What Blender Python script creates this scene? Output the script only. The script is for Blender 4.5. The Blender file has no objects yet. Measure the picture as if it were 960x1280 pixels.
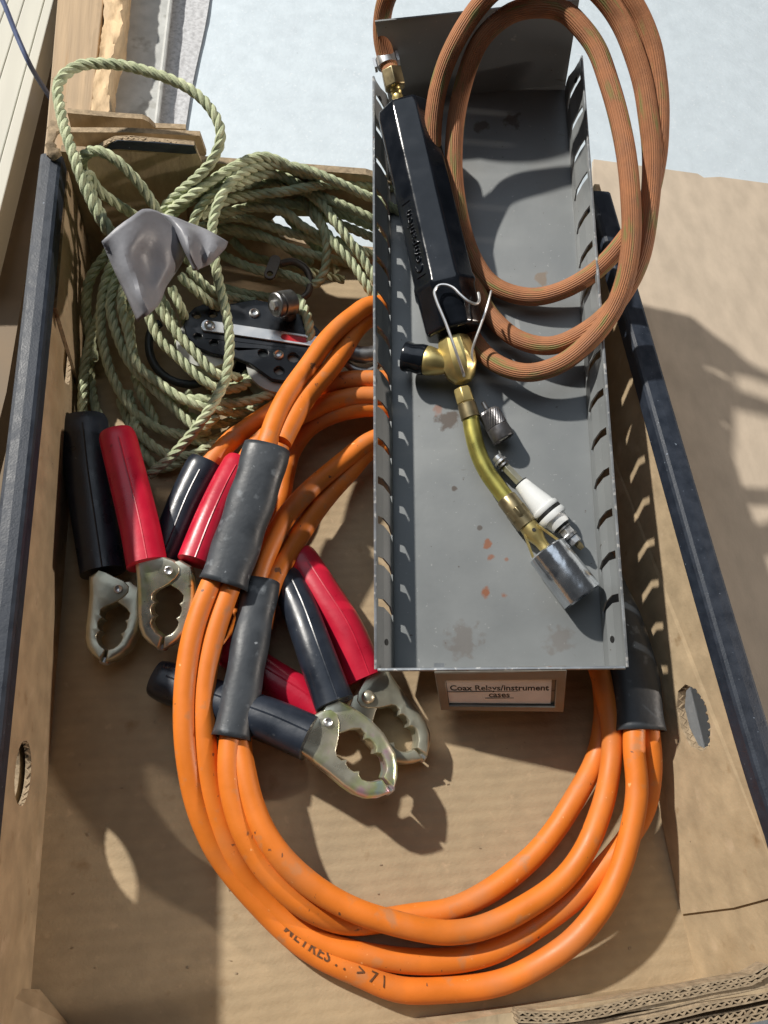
import bpy, bmesh, math, random
import numpy as np
from mathutils import Vector, Matrix, noise
from mathutils.geometry import tessellate_polygon
random.seed(7)
S = bpy.context.scene
COL = S.collection
R = math.radians

# ------------------------------------------------------------------ camera
F_PX, CAM_H = 961.0, 0.5          # focal length in pixels of the 960x1280 photograph, height over the tray floor (m)
def nrm(v): v = np.array(v, float); return v/np.linalg.norm(v)
Zc = -nrm((315-480, 640-1068, -F_PX)); Yc = nrm((265-480, 640+1600, -F_PX)); Yc = nrm(Yc-Zc*Yc.dot(Zc)); Xc = np.cross(Yc, Zc)
CM = np.array([Xc, Yc, Zc]); CAM = np.array([0, 0, CAM_H])
cam = bpy.data.cameras.new('camera'); co = bpy.data.objects.new('camera', cam); COL.objects.link(co)
m4 = Matrix([list(CM[i])+[CAM[i]] for i in range(3)]+[[0, 0, 0, 1]]); co.matrix_world = m4
cam.sensor_fit = 'VERTICAL'; cam.sensor_height = 36; cam.lens = F_PX/1280*36; cam.clip_start = .01; cam.clip_end = 50
S.camera = co
S.render.resolution_x = 768; S.render.resolution_y = 1024
# ------------------------------------------------------------------ light
W = bpy.data.worlds.new('World'); S.world = W; W.use_nodes = True
bg = W.node_tree.nodes['Background']; bg.inputs[0].default_value = (.50, .58, .72, 1); bg.inputs[1].default_value = .032
def lamp(name, d, dist, size, power, col, target=(.08, .15, 0)):
    l = bpy.data.lights.new(name, 'AREA'); l.shape = 'DISK'; l.size = size; l.energy = power; l.color = col
    o = bpy.data.objects.new(name, l); COL.objects.link(o)
    d = Vector(d).normalized(); o.location = Vector(target)+d*dist
    o.rotation_euler = d.to_track_quat('Z', 'Y').to_euler()
lamp('hall_lamp', (-.97, .85, 1.0), 3.6, .11, 200, (1, .95, .87))
lamp('side_lamp', (.80, -.10, .36), 3.2, .16, 50, (1, .88, .77))
lamp('ceiling_light', (-.30, .40, .90), 3.2, 3.1, 23, (.78, .88, 1))
S.view_settings.view_transform = 'Standard'; S.view_settings.look = 'None'; S.view_settings.exposure = 0; S.view_settings.gamma = 1
S.render.engine = 'CYCLES'

# ------------------------------------------------------------------ placing
def ray(px, py): return CM@np.array([(px-480)/F_PX, (640-py)/F_PX, -1.])
def U(px, py, z=0):                # point at height z mm over the tray floor
    r = ray(px, py); return Vector(CAM+r*(z/1000-CAM_H)/r[2])
def UX(px, py, x):                 # point on the upright plane x = const
    r = ray(px, py); return Vector(CAM+r*(x-CAM[0])/r[0])
def UY(px, py, y):
    r = ray(px, py); return Vector(CAM+r*(y-CAM[1])/r[1])
# drawer frame: w across, l along, u up
DW, DL, DH = .147, .420, .030
yaw, pit, rol = R(-3.0), R(11), R(16)
dl = np.array([-math.sin(yaw)*math.cos(pit), math.cos(yaw)*math.cos(pit), math.sin(pit)])
dw0 = np.array([math.cos(yaw), math.sin(yaw), 0]); du0 = np.cross(dw0, dl)
dw = dw0*math.cos(rol)+du0*math.sin(rol); du = np.cross(dw, dl)
DO = np.array(U(470, 836, 43))-du*DH     # floor level, front left corner
def D(x, l, h): return Vector(DO+dw*x+dl*l+du*h)
def V(px, py, h):                  # point h mm over the drawer floor
    r = ray(px, py); o = DO+du*h/1000; return Vector(CAM+r*((o-CAM).dot(du)/r.dot(du)))
DN, DX, DY = Vector(du), Vector(dw), Vector(dl)

# ------------------------------------------------------------------ materials
def mat(name, col, rough=.6, metal=0., var=.12, vs=60, bump=0., bs=500, stretch=(1, 1, 1), spots=None, coat=0., spec=.5, col2=None, alpha=1., trans=0., detail=4):
    m = bpy.data.materials.new(name); m.use_nodes = True; t = m.node_tree; N = t.nodes; L = t.links
    b = N['Principled BSDF']; b.inputs['Roughness'].default_value = rough; b.inputs['Metallic'].default_value = metal
    b.inputs['Specular IOR Level'].default_value = spec; b.inputs['Coat Weight'].default_value = coat
    b.inputs['Alpha'].default_value = alpha; b.inputs['Transmission Weight'].default_value = trans
    tc = N.new('ShaderNodeTexCoord'); mp = N.new('ShaderNodeMapping'); mp.inputs['Scale'].default_value = stretch
    L.new(tc.outputs['Object'], mp.inputs[0])
    n1 = N.new('ShaderNodeTexNoise'); n1.inputs['Scale'].default_value = vs; n1.inputs['Detail'].default_value = detail; L.new(mp.outputs[0], n1.inputs['Vector'])
    rp = N.new('ShaderNodeValToRGB'); rp.color_ramp.elements[0].position = .3; rp.color_ramp.elements[1].position = .7
    c = np.array(col); c2 = np.array(col2) if col2 is not None else c
    rp.color_ramp.elements[0].color = (*(c*(1-var)), 1); rp.color_ramp.elements[1].color = (*np.minimum(c2*(1+var), 1), 1)
    L.new(n1.outputs[0], rp.inputs[0]); out = rp.outputs[0]
    for sp in (spots or []):       # (colour, scale, threshold, width, stretch)
        n2 = N.new('ShaderNodeTexNoise'); n2.inputs['Scale'].default_value = sp[1]; n2.inputs['Detail'].default_value = 6
        if len(sp) > 4:
            m2 = N.new('ShaderNodeMapping'); m2.inputs['Scale'].default_value = sp[4]; m2.inputs['Location'].default_value = (sp[1]*.1, .3, .7); L.new(tc.outputs['Object'], m2.inputs[0]); L.new(m2.outputs[0], n2.inputs['Vector'])
        else: L.new(tc.outputs['Object'], n2.inputs['Vector'])
        r2 = N.new('ShaderNodeValToRGB'); r2.color_ramp.elements[0].position = sp[2]; r2.color_ramp.elements[1].position = sp[2]+sp[3]; L.new(n2.outputs[0], r2.inputs[0])
        mx = N.new('ShaderNodeMix'); mx.data_type = 'RGBA'; L.new(r2.outputs[0], mx.inputs[0]); L.new(out, mx.inputs[6]); mx.inputs[7].default_value = (*sp[0], 1); out = mx.outputs[2]
    L.new(out, b.inputs['Base Color'])
    nb = N.new('ShaderNodeTexNoise'); nb.inputs['Scale'].default_value = bs; nb.inputs['Detail'].default_value = 3; L.new(mp.outputs[0], nb.inputs['Vector'])
    mr = N.new('ShaderNodeMapRange'); mr.inputs[1].default_value = .3; mr.inputs[2].default_value = .7; mr.inputs[3].default_value = max(rough-.1, .02); mr.inputs[4].default_value = min(rough+.1, 1)
    L.new(n1.outputs[0], mr.inputs[0]); L.new(mr.outputs[0], b.inputs['Roughness'])
    if bump:
        bp = N.new('ShaderNodeBump'); bp.inputs['Strength'].default_value = 1; bp.inputs['Distance'].default_value = bump
        L.new(nb.outputs[0], bp.inputs['Height']); L.new(bp.outputs[0], b.inputs['Normal'])
    return m
def wave_bump(m, scale, dist, direction='Y', distort=1.5, tint=0., uv=False):   # adds ribs to a material's relief
    t = m.node_tree; N = t.nodes; L = t.links; b = N['Principled BSDF']
    tc = N.new('ShaderNodeTexCoord'); w = N.new('ShaderNodeTexWave'); w.bands_direction = direction; w.inputs['Scale'].default_value = scale
    w.inputs['Distortion'].default_value = distort; w.inputs['Detail'].default_value = 1; w.inputs['Detail Scale'].default_value = .6
    L.new(tc.outputs['UV' if uv else 'Object'], w.inputs['Vector'])
    bp = N.new('ShaderNodeBump'); bp.inputs['Strength'].default_value = 1; bp.inputs['Distance'].default_value = dist; L.new(w.outputs['Fac'], bp.inputs['Height'])
    if b.inputs['Normal'].links: L.new(b.inputs['Normal'].links[0].from_socket, bp.inputs['Normal'])
    L.new(bp.outputs[0], b.inputs['Normal'])
    if tint:
        src = b.inputs['Base Color'].links[0].from_socket; mx = N.new('ShaderNodeMix'); mx.data_type = 'RGBA'; mx.blend_type = 'MULTIPLY'
        mu = N.new('ShaderNodeMath'); mu.operation = 'MULTIPLY'; mu.inputs[1].default_value = tint; L.new(w.outputs['Fac'], mu.inputs[0])
        L.new(mu.outputs[0], mx.inputs[0]); L.new(src, mx.inputs[6]); mx.inputs[7].default_value = (.45, .42, .42, 1); L.new(mx.outputs[2], b.inputs['Base Color'])
    return m
KRAFT = (.41, .315, .200)
M = {}
M['kraft'] = mat('kraft_board', KRAFT, .85, var=.16, vs=120, bump=.0003, bs=420, stretch=(1, .55, .55), detail=8, spots=[((.29, .195, .10), 12, .56, .25), ((.52, .40, .27), 170, .62, .14, (1, .30, .30)), ((.27, .18, .095), 75, .64, .14), ((.10, .07, .05), 210, .745, .03), ((.60, .48, .34), 40, .72, .02, (1, .9, .12))], spec=.25)
M['kraft_floor'] = wave_bump(mat('kraft_floor', KRAFT, .85, var=.08, vs=110, bump=.00022, bs=600, stretch=(.8, 1, 1), spots=[((.32, .225, .13), 9, .57, .3), ((.50, .375, .24), 150, .63, .14), ((.31, .215, .12), 60, .66, .12), ((.07, .05, .04), 160, .76, .03)], spec=.25), 46, .00013, 'Y', 1.2, .06)
M['kraft_pale'] = mat('pale_kraft', (.47, .395, .31), .85, var=.10, vs=70, bump=.0001, bs=700, stretch=(1, .5, 1), spots=[((.34, .26, .17), 8, .62, .2)], spec=.25)
M['kraft_edge'] = mat('kraft_edge', (.33, .255, .17), .9, var=.3, vs=300, bump=.0003, bs=900, spec=.2)
M['navy'] = mat('navy_print', (.018, .025, .039), .50, var=.2, vs=130, bump=.00012, bs=900, spots=[((.20, .24, .30), 420, .70, .06)])
M['sheet'] = mat('table_sheet', (.52, .595, .655), .5, var=.035, vs=70, bump=.0003, bs=240, spots=[((.47, .535, .59), 14, .58, .3), ((.60, .66, .71), 330, .62, .1), ((.34, .38, .42), 190, .735, .03)])
M['orange'] = mat('orange_pvc', (.70, .185, .018), .52, var=.10, vs=45, bump=.00006, bs=300, spots=[((.58, .185, .045), 26, .50, .2), ((.52, .20, .07), 75, .60, .1), ((.20, .075, .03), 110, .70, .03), ((.16, .06, .03), 300, .70, .03, (1, .3, 1)), ((.85, .40, .15), 210, .70, .05)])
M['sleeve'] = mat('heatshrink', (.036, .043, .052), .50, var=.25, vs=70, bump=.00012, bs=350, spots=[((.17, .19, .21), 110, .60, .16), ((.22, .24, .26), 300, .70, .05)])
M['black_vinyl'] = mat('black_vinyl', (.016, .021, .032), .33, var=.3, vs=70, bump=.0001, bs=260, spots=[((.09, .10, .11), 300, .68, .08)])
M['red_vinyl'] = mat('red_vinyl', (.50, .010, .035), .36, var=.15, vs=60, bump=.0001, bs=260, spots=[((.22, .01, .02), 200, .70, .08)])
M['rope'] = mat('green_rope', (.40, .46, .28), .75, var=.25, vs=140, bump=.0003, bs=1400, col2=(.47, .50, .33), spec=.3)
M['paint'] = mat('grey_drawer_paint', (.205, .218, .222), .43, var=.08, vs=24, bump=.00005, bs=300, metal=.1, spots=[((.175, .165, .15), 11, .60, .3), ((.30, .31, .31), 420, .68, .05), ((.29, .30, .30), 55, .70, .015, (1, .05, 1)), ((.14, .135, .125), 70, .71, .02, (.08, 1, 1)), ((.085, .07, .06), 300, .72, .03), ((.28, .115, .06), 46, .765, .02)])
M['steel_edge'] = mat('drawer_rim', (.24, .26, .28), .36, metal=.4, var=.25, vs=80, spots=[((.55, .55, .54), 260, .56, .1), ((.25, .10, .06), 200, .68, .05)])
M['zinc'] = mat('zinc_plate', (.80, .77, .62), .33, metal=.82, var=.12, vs=55, bump=.00012, bs=240, spots=[((.62, .70, .34), 34, .49, .12), ((.76, .50, .58), 52, .56, .09), ((.48, .66, .76), 40, .59, .09), ((.34, .30, .20), 240, .70, .06)])
M['zinc_dull'] = mat('zinc_dull', (.58, .56, .44), .38, metal=.78, var=.2, vs=55, bump=.0001, bs=240, spots=[((.44, .46, .36), 60, .55, .15)])
M['brass'] = mat('brass', (.66, .53, .22), .42, metal=.85, var=.15, vs=70, bump=.00008, bs=300, spots=[((.30, .22, .08), 120, .66, .15)])
M['brass_tube'] = mat('brass_tube', (.58, .52, .14), .36, metal=.85, var=.15, vs=70, spots=[((.26, .21, .07), 160, .66, .1)])
M['bronze'] = mat('bronze_nut', (.30, .245, .14), .42, metal=.85, var=.2, vs=90, spots=[((.15, .12, .07), 150, .62, .1)])
M['chrome'] = mat('scratched_chrome', (.70, .73, .77), .22, metal=.95, var=.18, vs=60, bump=.0007, bs=80, stretch=(1, .5, .5), spots=[((.32, .34, .38), 70, .55, .12)])
M['steel'] = mat('bright_steel', (.70, .70, .70), .34, metal=.85, var=.1)
M['oldsteel'] = mat('old_steel', (.13, .105, .085), .55, metal=.6, var=.3, vs=200)
M['darksteel'] = mat('dull_steel', (.28, .28, .28), .40, metal=.95, var=.2, vs=200)
M['pewter'] = mat('knurled_grey', (.20, .195, .20), .42, metal=.8, var=.2, vs=200)
M['gloss_black'] = mat('black_plastic', (.008, .010, .014), .16, var=.3, vs=80, bump=.00003, bs=500, spots=[((.10, .12, .14), 500, .73, .04)])
M['ceramic'] = mat('white_ceramic', (.74, .76, .76), .16, var=.04, vs=60, spots=[((.50, .47, .40), 90, .66, .08)])
M['rubber'] = mat('black_rubber', (.012, .012, .012), .5)
M['wood'] = mat('pine', (.40, .29, .18), .7, var=.18, vs=60, bump=.0002, bs=200, stretch=(3, .12, 3), spots=[((.36, .21, .09), 30, .58, .15, (3, .1, 3))])
M['splinter'] = mat('splintered_pine', (.58, .42, .25), .8, var=.25, vs=90, bump=.002, bs=120, stretch=(1, .4, 1))
M['greyboard'] = mat('grey_board', (.42, .43, .42), .6, var=.14, vs=70, bump=.0002, bs=300, spots=[((.30, .30, .28), 50, .6, .1)])
M['bubble'] = mat('bubble_film', (.47, .48, .50), .3, var=.2, vs=240, bump=.0008, bs=170, spots=[((.80, .80, .84), 330, .66, .08)])  # pale flecks put the bubbles' sparkle into the colour
M['cream'] = mat('cream_paint', (.50, .49, .43), .6, var=.1, vs=30, stretch=(1, .1, 1))
M['brown'] = mat('brown_board', (.20, .15, .10), .8, var=.15, vs=20)
M['bluecord'] = mat('blue_cord', (.12, .16, .30), .6)
M['blackcord'] = mat('black_cord', (.03, .035, .04), .45)
M['film'] = mat('grey_tape', (.24, .245, .27), .45, var=.12, vs=60, bump=.0002, bs=260, spec=.35)
M['cheek'] = mat('black_composite', (.010, .012, .016), .34, var=.3, vs=120, spots=[((.07, .07, .07), 400, .7, .05)])
M['sheave'] = mat('grey_sheave', (.36, .37, .34), .5, var=.1)
M['redpl'] = mat('red_plastic', (.42, .012, .018), .4)
M['faded_ink'] = mat('faded_cable_ink', (.11, .045, .015), .6, var=.3, vs=400)
M['paper'] = mat('label_paper', (.86, .84, .82), .7, var=.06, vs=90, spec=.25)
M['ink'] = mat('black_ink', (.012, .012, .012), .6, var=.0)
M['frame'] = mat('label_frame', (.19, .175, .15), .45, metal=.4, var=.15, vs=120)
M['underside'] = mat('table_top', (.16, .11, .07), .8)
# braided hose: ribs run along the hose, flecked with green
def hose_mat():
    m = mat('braided_hose', (.38, .158, .068), .72, var=.16, vs=120, bump=.00015, bs=900)
    t = m.node_tree; N = t.nodes; L = t.links; b = N['Principled BSDF']; tc = N.new('ShaderNodeTexCoord')
    mp = N.new('ShaderNodeMapping'); mp.inputs['Scale'].default_value = (5, 22, 1); L.new(tc.outputs['UV'], mp.inputs[0])
    n = N.new('ShaderNodeTexNoise'); n.inputs['Scale'].default_value = 1.6; n.inputs['Detail'].default_value = 3; L.new(mp.outputs[0], n.inputs['Vector'])
    r = N.new('ShaderNodeValToRGB'); r.color_ramp.elements[0].position = .56; r.color_ramp.elements[1].position = .68; L.new(n.outputs[0], r.inputs[0])
    src = b.inputs['Base Color'].links[0].from_socket; mx = N.new('ShaderNodeMix'); mx.data_type = 'RGBA'; L.new(r.outputs[0], mx.inputs[0]); L.new(src, mx.inputs[6]); mx.inputs[7].default_value = (.22, .20, .06, 1)
    L.new(mx.outputs[2], b.inputs['Base Color'])
    return wave_bump(m, 8.9, .00030, 'X', .5, .22, uv=True)
M['hose'] = hose_mat()

# ------------------------------------------------------------------ helpers
def thing(name, label, cat, loc=(0, 0, 0), group=None):
    o = bpy.data.objects.new(name, None); COL.objects.link(o); o.empty_display_size = .02
    o.location = loc; o['label'] = label; o['category'] = cat
    if group: o['group'] = group
    bpy.context.view_layer.update(); return o
def worldloc(o):
    p = Vector(o.location)
    while o.parent: o = o.parent; p += Vector(o.location)
    return p
def obj(name, bm, material, parent=None, label=None, cat=None, smooth=True, bevel=0, kind=None, solid=0, group=None):
    """links a bmesh given in world coordinates as one mesh object whose origin is its centre of base"""
    bm.verts.ensure_lookup_table()
    lo = Vector([min(v.co[i] for v in bm.verts) for i in range(3)]); hi = Vector([max(v.co[i] for v in bm.verts) for i in range(3)])
    base = Vector(((lo.x+hi.x)/2, (lo.y+hi.y)/2, lo.z))
    bmesh.ops.translate(bm, verts=bm.verts, vec=-base)
    me = bpy.data.meshes.new(name); bm.to_mesh(me); bm.free()
    o = bpy.data.objects.new(name, me); COL.objects.link(o)
    mats = material if isinstance(material, (list, tuple)) else [material]
    for k in mats: me.materials.append(M[k])
    if smooth:
        me.polygons.foreach_set('use_smooth', [True]*len(me.polygons))
        me.set_sharp_from_angle(angle=R(38))
    if parent: o.parent = parent; o.location = base-worldloc(parent)
    else: o.location = base
    if label: o['label'] = label
    if cat: o['category'] = cat
    if kind: o['kind'] = kind
    if group: o['group'] = group
    if solid: md = o.modifiers.new('s', 'SOLIDIFY'); md.thickness = solid; md.offset = 0
    if bevel: md = o.modifiers.new('b', 'BEVEL'); md.width = bevel; md.segments = 2; md.limit_method = 'ANGLE'; md.angle_limit = R(50); md.harden_normals = False
    return o
def crom(P, ds):
    P = [Vector(p) for p in P]
    if len(P) == 2: P = [P[0], (P[0]+P[1])/2, P[1]]
    P = [P[0]*2-P[1]]+P+[P[-1]*2-P[-2]]; out = []
    for i in range(1, len(P)-2):
        p0, p1, p2, p3 = P[i-1:i+3]; n = max(2, int((p2-p1).length/(ds*.5)))
        t0 = 0; t1 = max((p1-p0).length, 1e-6)**.5; t2 = t1+max((p2-p1).length, 1e-6)**.5; t3 = t2+max((p3-p2).length, 1e-6)**.5
        for k in range(n):
            t = t1+(t2-t1)*k/n
            A1 = p0*((t1-t)/(t1-t0))+p1*((t-t0)/(t1-t0)); A2 = p1*((t2-t)/(t2-t1))+p2*((t-t1)/(t2-t1)); A3 = p2*((t3-t)/(t3-t2))+p3*((t-t2)/(t3-t2))
            B1 = A1*((t2-t)/(t2-t0))+A2*((t-t0)/(t2-t0)); B2 = A2*((t3-t)/(t3-t1))+A3*((t-t1)/(t3-t1))
            out.append(B1*((t2-t)/(t2-t1))+B2*((t-t1)/(t2-t1)))
    out.append(P[-2]); pts = out
    # even spacing
    d = [0]
    for a, b in zip(pts, pts[1:]): d.append(d[-1]+(b-a).length)
    n = max(2, int(d[-1]/ds)); res = []; j = 0
    for k in range(n+1):
        s = d[-1]*k/n
        while j < len(d)-2 and d[j+1] < s: j += 1
        f = (s-d[j])/max(d[j+1]-d[j], 1e-9); res.append(pts[j].lerp(pts[j+1], min(max(f, 0), 1)))
    return res
def frames(P, up=Vector((0, 0, 1))):
    T = []
    for i in range(len(P)): T.append((P[min(i+1, len(P)-1)]-P[max(i-1, 0)]).normalized())
    n = (up-T[0]*up.dot(T[0]))
    if n.length < 1e-3: n = Vector((1, 0, 0))-T[0]*T[0].x
    n.normalize(); out = []
    for t in T:
        n = (n-t*n.dot(t)); n.normalize(); out.append((t, n, t.cross(n)))
    return out
def ring(bm, c, a, b, ra, rb, n, pw=1.0):
    vs = []
    for k in range(n):
        th = math.tau*k/n; ca, sa = math.cos(th), math.sin(th)
        if pw != 1: ca = math.copysign(abs(ca)**pw, ca); sa = math.copysign(abs(sa)**pw, sa)
        vs.append(bm.verts.new(c+a*(ca*ra)+b*(sa*rb)))
    return vs
def skin(bm, rings, cap=True, uv=None, mi=0):
    uvl = bm.loops.layers.uv.verify() if uv else None
    for i, (r0, r1) in enumerate(zip(rings, rings[1:])):
        n = len(r0)
        for k in range(n):
            f = bm.faces.new((r0[k], r0[(k+1) % n], r1[(k+1) % n], r1[k])); f.material_index = mi
            if uv:
                for lp, (u, v) in zip(f.loops, ((k/n, uv[i]), ((k+1)/n, uv[i]), ((k+1)/n, uv[i+1]), (k/n, uv[i+1]))): lp[uvl].uv = (u, v)
    if cap:
        f = bm.faces.new(rings[0][::-1]); f.material_index = mi; f = bm.faces.new(rings[-1]); f.material_index = mi
def tube(bm, P, r, n=16, up=Vector((0, 0, 1)), rz=None, cap=True, uv=False, pw=1.0, mi=0):
    """P even points; r radius or function of 0..1 across; rz radius along the frame's up"""
    fr = frames(P, up); rings = []; N = len(P)-1
    for i, (p, (t, nn, b)) in enumerate(zip(P, fr)):
        f = i/N; ra = r(f) if callable(r) else r; rb = ra if rz is None else (rz(f) if callable(rz) else rz)
        rings.append(ring(bm, p, b, nn, ra, rb, n, pw))
    uvv = None
    if uv:
        uvv = [0]
        for a, b in zip(P, P[1:]): uvv.append(uvv[-1]+(b-a).length)
    skin(bm, rings, cap, uvv, mi)
    bmesh.ops.recalc_face_normals(bm, faces=bm.faces)
def lathe(bm, o, ax, prof, n=24, rot=0, ref=None, mi=0):
    """prof list of (t along axis m, radius m)"""
    ax = Vector(ax).normalized(); a = Vector(ref) if ref else Vector((0, 0, 1)); a = a-ax*a.dot(ax)
    if a.length < 1e-3: a = Vector((1, 0, 0))-ax*ax.x
    a.normalize(); b = ax.cross(a); a, b = a*math.cos(rot)+b*math.sin(rot), b*math.cos(rot)-a*math.sin(rot)
    skin(bm, [ring(bm, Vector(o)+ax*t, a, b, max(r, 1e-5), max(r, 1e-5), n) for t, r in prof], True, None, mi)
    bmesh.ops.recalc_face_normals(bm, faces=bm.faces)
def plate(bm, outer, holes, fn, t0, t1, mi=0, mi_side=None):
    """extrudes a 2D polygon with holes; fn(x, y, h) -> world"""
    polys = [outer]+list(holes); flat = [p for q in polys for p in q]
    tris = tessellate_polygon([[Vector((p[0], p[1], 0)) for p in q] for q in polys])
    lo = [bm.verts.new(fn(p[0], p[1], t0)) for p in flat]; hi = [bm.verts.new(fn(p[0], p[1], t1)) for p in flat]
    for t in tris:
        try:
            f = bm.faces.new([hi[i] for i in t]); f.material_index = mi; f = bm.faces.new([lo[i] for i in reversed(t)]); f.material_index = mi
        except ValueError: pass
    k = 0; ms = mi if mi_side is None else mi_side
    for q in polys:
        n = len(q)
        for i in range(n):
            a, b = k+i, k+(i+1) % n
            f = bm.faces.new((lo[a], lo[b], hi[b], hi[a])); f.material_index = ms
        k += n
    bmesh.ops.recalc_face_normals(bm, faces=bm.faces)
def box(bm, c, ax, ay, az, sx, sy, sz, mi=0):
    c = Vector(c); vs = []
    for k in (-1, 1):
        for q in ((-1, -1), (1, -1), (1, 1), (-1, 1)): vs.append(bm.verts.new(c+ax*(q[0]*sx/2)+ay*(q[1]*sy/2)+az*(k*sz/2)))
    for f in ((3, 2, 1, 0), (4, 5, 6, 7), (0, 1, 5, 4), (1, 2, 6, 5), (2, 3, 7, 6), (3, 0, 4, 7)): bm.faces.new([vs[i] for i in f]).material_index = mi
X3, Y3, Z3 = Vector((1, 0, 0)), Vector((0, 1, 0)), Vector((0, 0, 1))
def abox(bm, x0, x1, y0, y1, z0, z1, mi=0): box(bm, ((x0+x1)/2, (y0+y1)/2, (z0+z1)/2), X3, Y3, Z3, x1-x0, y1-y0, z1-z0, mi)
def px(L, z=None): return [U(p[0], p[1], p[2] if z is None else z) for p in L]
def pv(L): return [V(*p) for p in L]
def text_mesh(s, size, bold=0.0, align='CENTER', spacing=1.0):
    c = bpy.data.curves.new('txt', 'FONT'); c.body = s; c.size = size; c.align_x = align; c.offset = bold; c.space_character = spacing; c.resolution_u = 3
    o = bpy.data.objects.new('txt', c); COL.objects.link(o); dg = bpy.context.evaluated_depsgraph_get(); me = bpy.data.meshes.new_from_object(o.evaluated_get(dg))
    bpy.data.objects.remove(o); bpy.data.curves.remove(c); return me
def add_text(bm, me, fn, thick=0.0, grid=0):
    b = bmesh.new(); b.from_mesh(me)
    for k in range(-4, 14) if grid else ():
        bmesh.ops.bisect_plane(b, geom=b.verts[:]+b.edges[:]+b.faces[:], plane_co=(0, k*grid, 0), plane_no=(0, 1, 0))
    for k in range(0, 90) if grid else ():
        bmesh.ops.bisect_plane(b, geom=b.verts[:]+b.edges[:]+b.faces[:], plane_co=(k*grid, 0, 0), plane_no=(1, 0, 0))
    bmesh.ops.remove_doubles(b, verts=b.verts, dist=1e-7)
    if thick:
        r = bmesh.ops.extrude_face_region(b, geom=b.faces[:])
        for v in r['geom']:
            if isinstance(v, bmesh.types.BMVert): v.co.z += thick
    for v in b.verts: v.co = fn(v.co.x, v.co.y, v.co.z)
    t = bpy.data.meshes.new('t'); b.to_mesh(t); b.free(); bm.from_mesh(t); bpy.data.meshes.remove(t)
def oblong(cx, cy, hw, hh, n=10):          # hand hole outline, long in x
    out = []
    for k in range(n+1): a = -math.pi/2+math.pi*k/n; out.append((cx+hw-hh+math.cos(a)*hh, cy+math.sin(a)*hh))
    for k in range(n+1): a = math.pi/2+math.pi*k/n; out.append((cx-hw+hh+math.cos(a)*hh, cy+math.sin(a)*hh))
    return out

# ================================================================== setting
XL, XR, YB, YN, WH = -.117, .261, .441, -.092, .100
bm = bmesh.new(); box(bm, (.30, .55, -.010), X3, Y3, Z3, 1.05, 1.7, .006)
bmesh.ops.translate(bm, verts=bm.verts, vec=(0, 0, 0))
# table edge at the left lies under the tray
bm.free(); bm = bmesh.new(); abox(bm, -.110, 1.2, -.6, 1.9, -.016, -.008)
obj('table_surface', bm, 'sheet', kind='structure', smooth=False)
bm = bmesh.new(); abox(bm, -3, 3, -2, 4, -.52, -.5); obj('floor', bm, 'brown', kind='structure', smooth=False)

# ================================================================== cardboard tray
tray = thing('cardboard_tray', 'open brown cardboard tray with dark blue rims holding rope, cables and a drawer', 'box', ((XL+XR)/2, (YB+YN)/2, -.006))
TH = .006
bm = bmesh.new(); abox(bm, XL-TH, XR+TH, YN-TH, YB+TH, -.006, 0); obj('floor_panel', bm, 'kraft_floor', tray, smooth=False)
def flutes(bm, pts, up, thick, h, pitch=.0045, mi=0):
    """fluted core of double wall board: a zigzag ribbon running along pts on the band's plane (up = direction across the board)"""
    P = crom(pts, pitch/2); t = .0004; va = []
    for i, p in enumerate(P):
        c = p+up*(thick*(.46 if i % 2 else -.46)*random.uniform(.55, 1))+(P[1]-P[0])*random.uniform(-.35, .35); va.append(c)
    dn = Vector(h)
    for a, b in zip(va, va[1:]):
        d = (b-a).normalized(); s = d.cross(dn.normalized())*t
        q = [a-s, b-s, b+s, a+s]; lo = [bm.verts.new(v) for v in q]; hi = [bm.verts.new(v+dn) for v in q]
        bm.faces.new(hi); bm.faces.new(lo[::-1])
        for i in range(4): bm.faces.new((lo[i], lo[(i+1) % 4], hi[(i+1) % 4], hi[i]))
def liners(bm, pts, up, offs, t, h):
    P = crom(pts, .01)
    for o in offs:
        rr = []
        for p in P:
            w = noise.noise(p*120)*.0004
            c = p+up*(o+w); rr.append([bm.verts.new(c-up*t/2), bm.verts.new(c+up*t/2), bm.verts.new(c+up*t/2+Vector(h)), bm.verts.new(c-up*t/2+Vector(h))])
        for a, b in zip(rr, rr[1:]):
            for i in range(4): bm.faces.new((a[i], a[(i+1) % 4], b[(i+1) % 4], b[i]))
        bm.faces.new(rr[0]); bm.faces.new(rr[-1][::-1])
def hole_flutes(parent, x0, x1, loop):
    """fluted core seen on the cut edge of a hand hole in an upright side wall"""
    bm = bmesh.new(); n = len(loop); step = .0022
    pts = []
    for i in range(n):
        a = Vector((loop[i][0], loop[i][1], 0)); b = Vector((loop[(i+1) % n][0], loop[(i+1) % n][1], 0)); k = max(1, int((b-a).length/step))
        for j in range(k): pts.append(a.lerp(b, j/k))
    cen = sum(pts, Vector())/len(pts)
    for half in (0,):
        xa = x0+(x1-x0)*.15; xb = x0+(x1-x0)*.85; prev = None
        for i, p in enumerate(pts+pts[:1]):
            q = p.lerp(cen, .0); inn = (cen-p).normalized()*random.uniform(.0003, .0012)
            xx = xa if i % 2 else xb; w = .0009
            cur = [bm.verts.new((xx-w/2, q.x, q.y)), bm.verts.new((xx+w/2, q.x, q.y)), bm.verts.new((xx+w/2, q.x+inn.x, q.y+inn.y)), bm.verts.new((xx-w/2, q.x+inn.x, q.y+inn.y))]
            if prev:
                for j in range(4): bm.faces.new((prev[j], prev[(j+1) % 4], cur[(j+1) % 4], cur[j]))
            prev = cur
    bmesh.ops.recalc_face_normals(bm, faces=bm.faces)
    obj('fluted_edge', bm, 'kraft_edge', parent, smooth=False)
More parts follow.
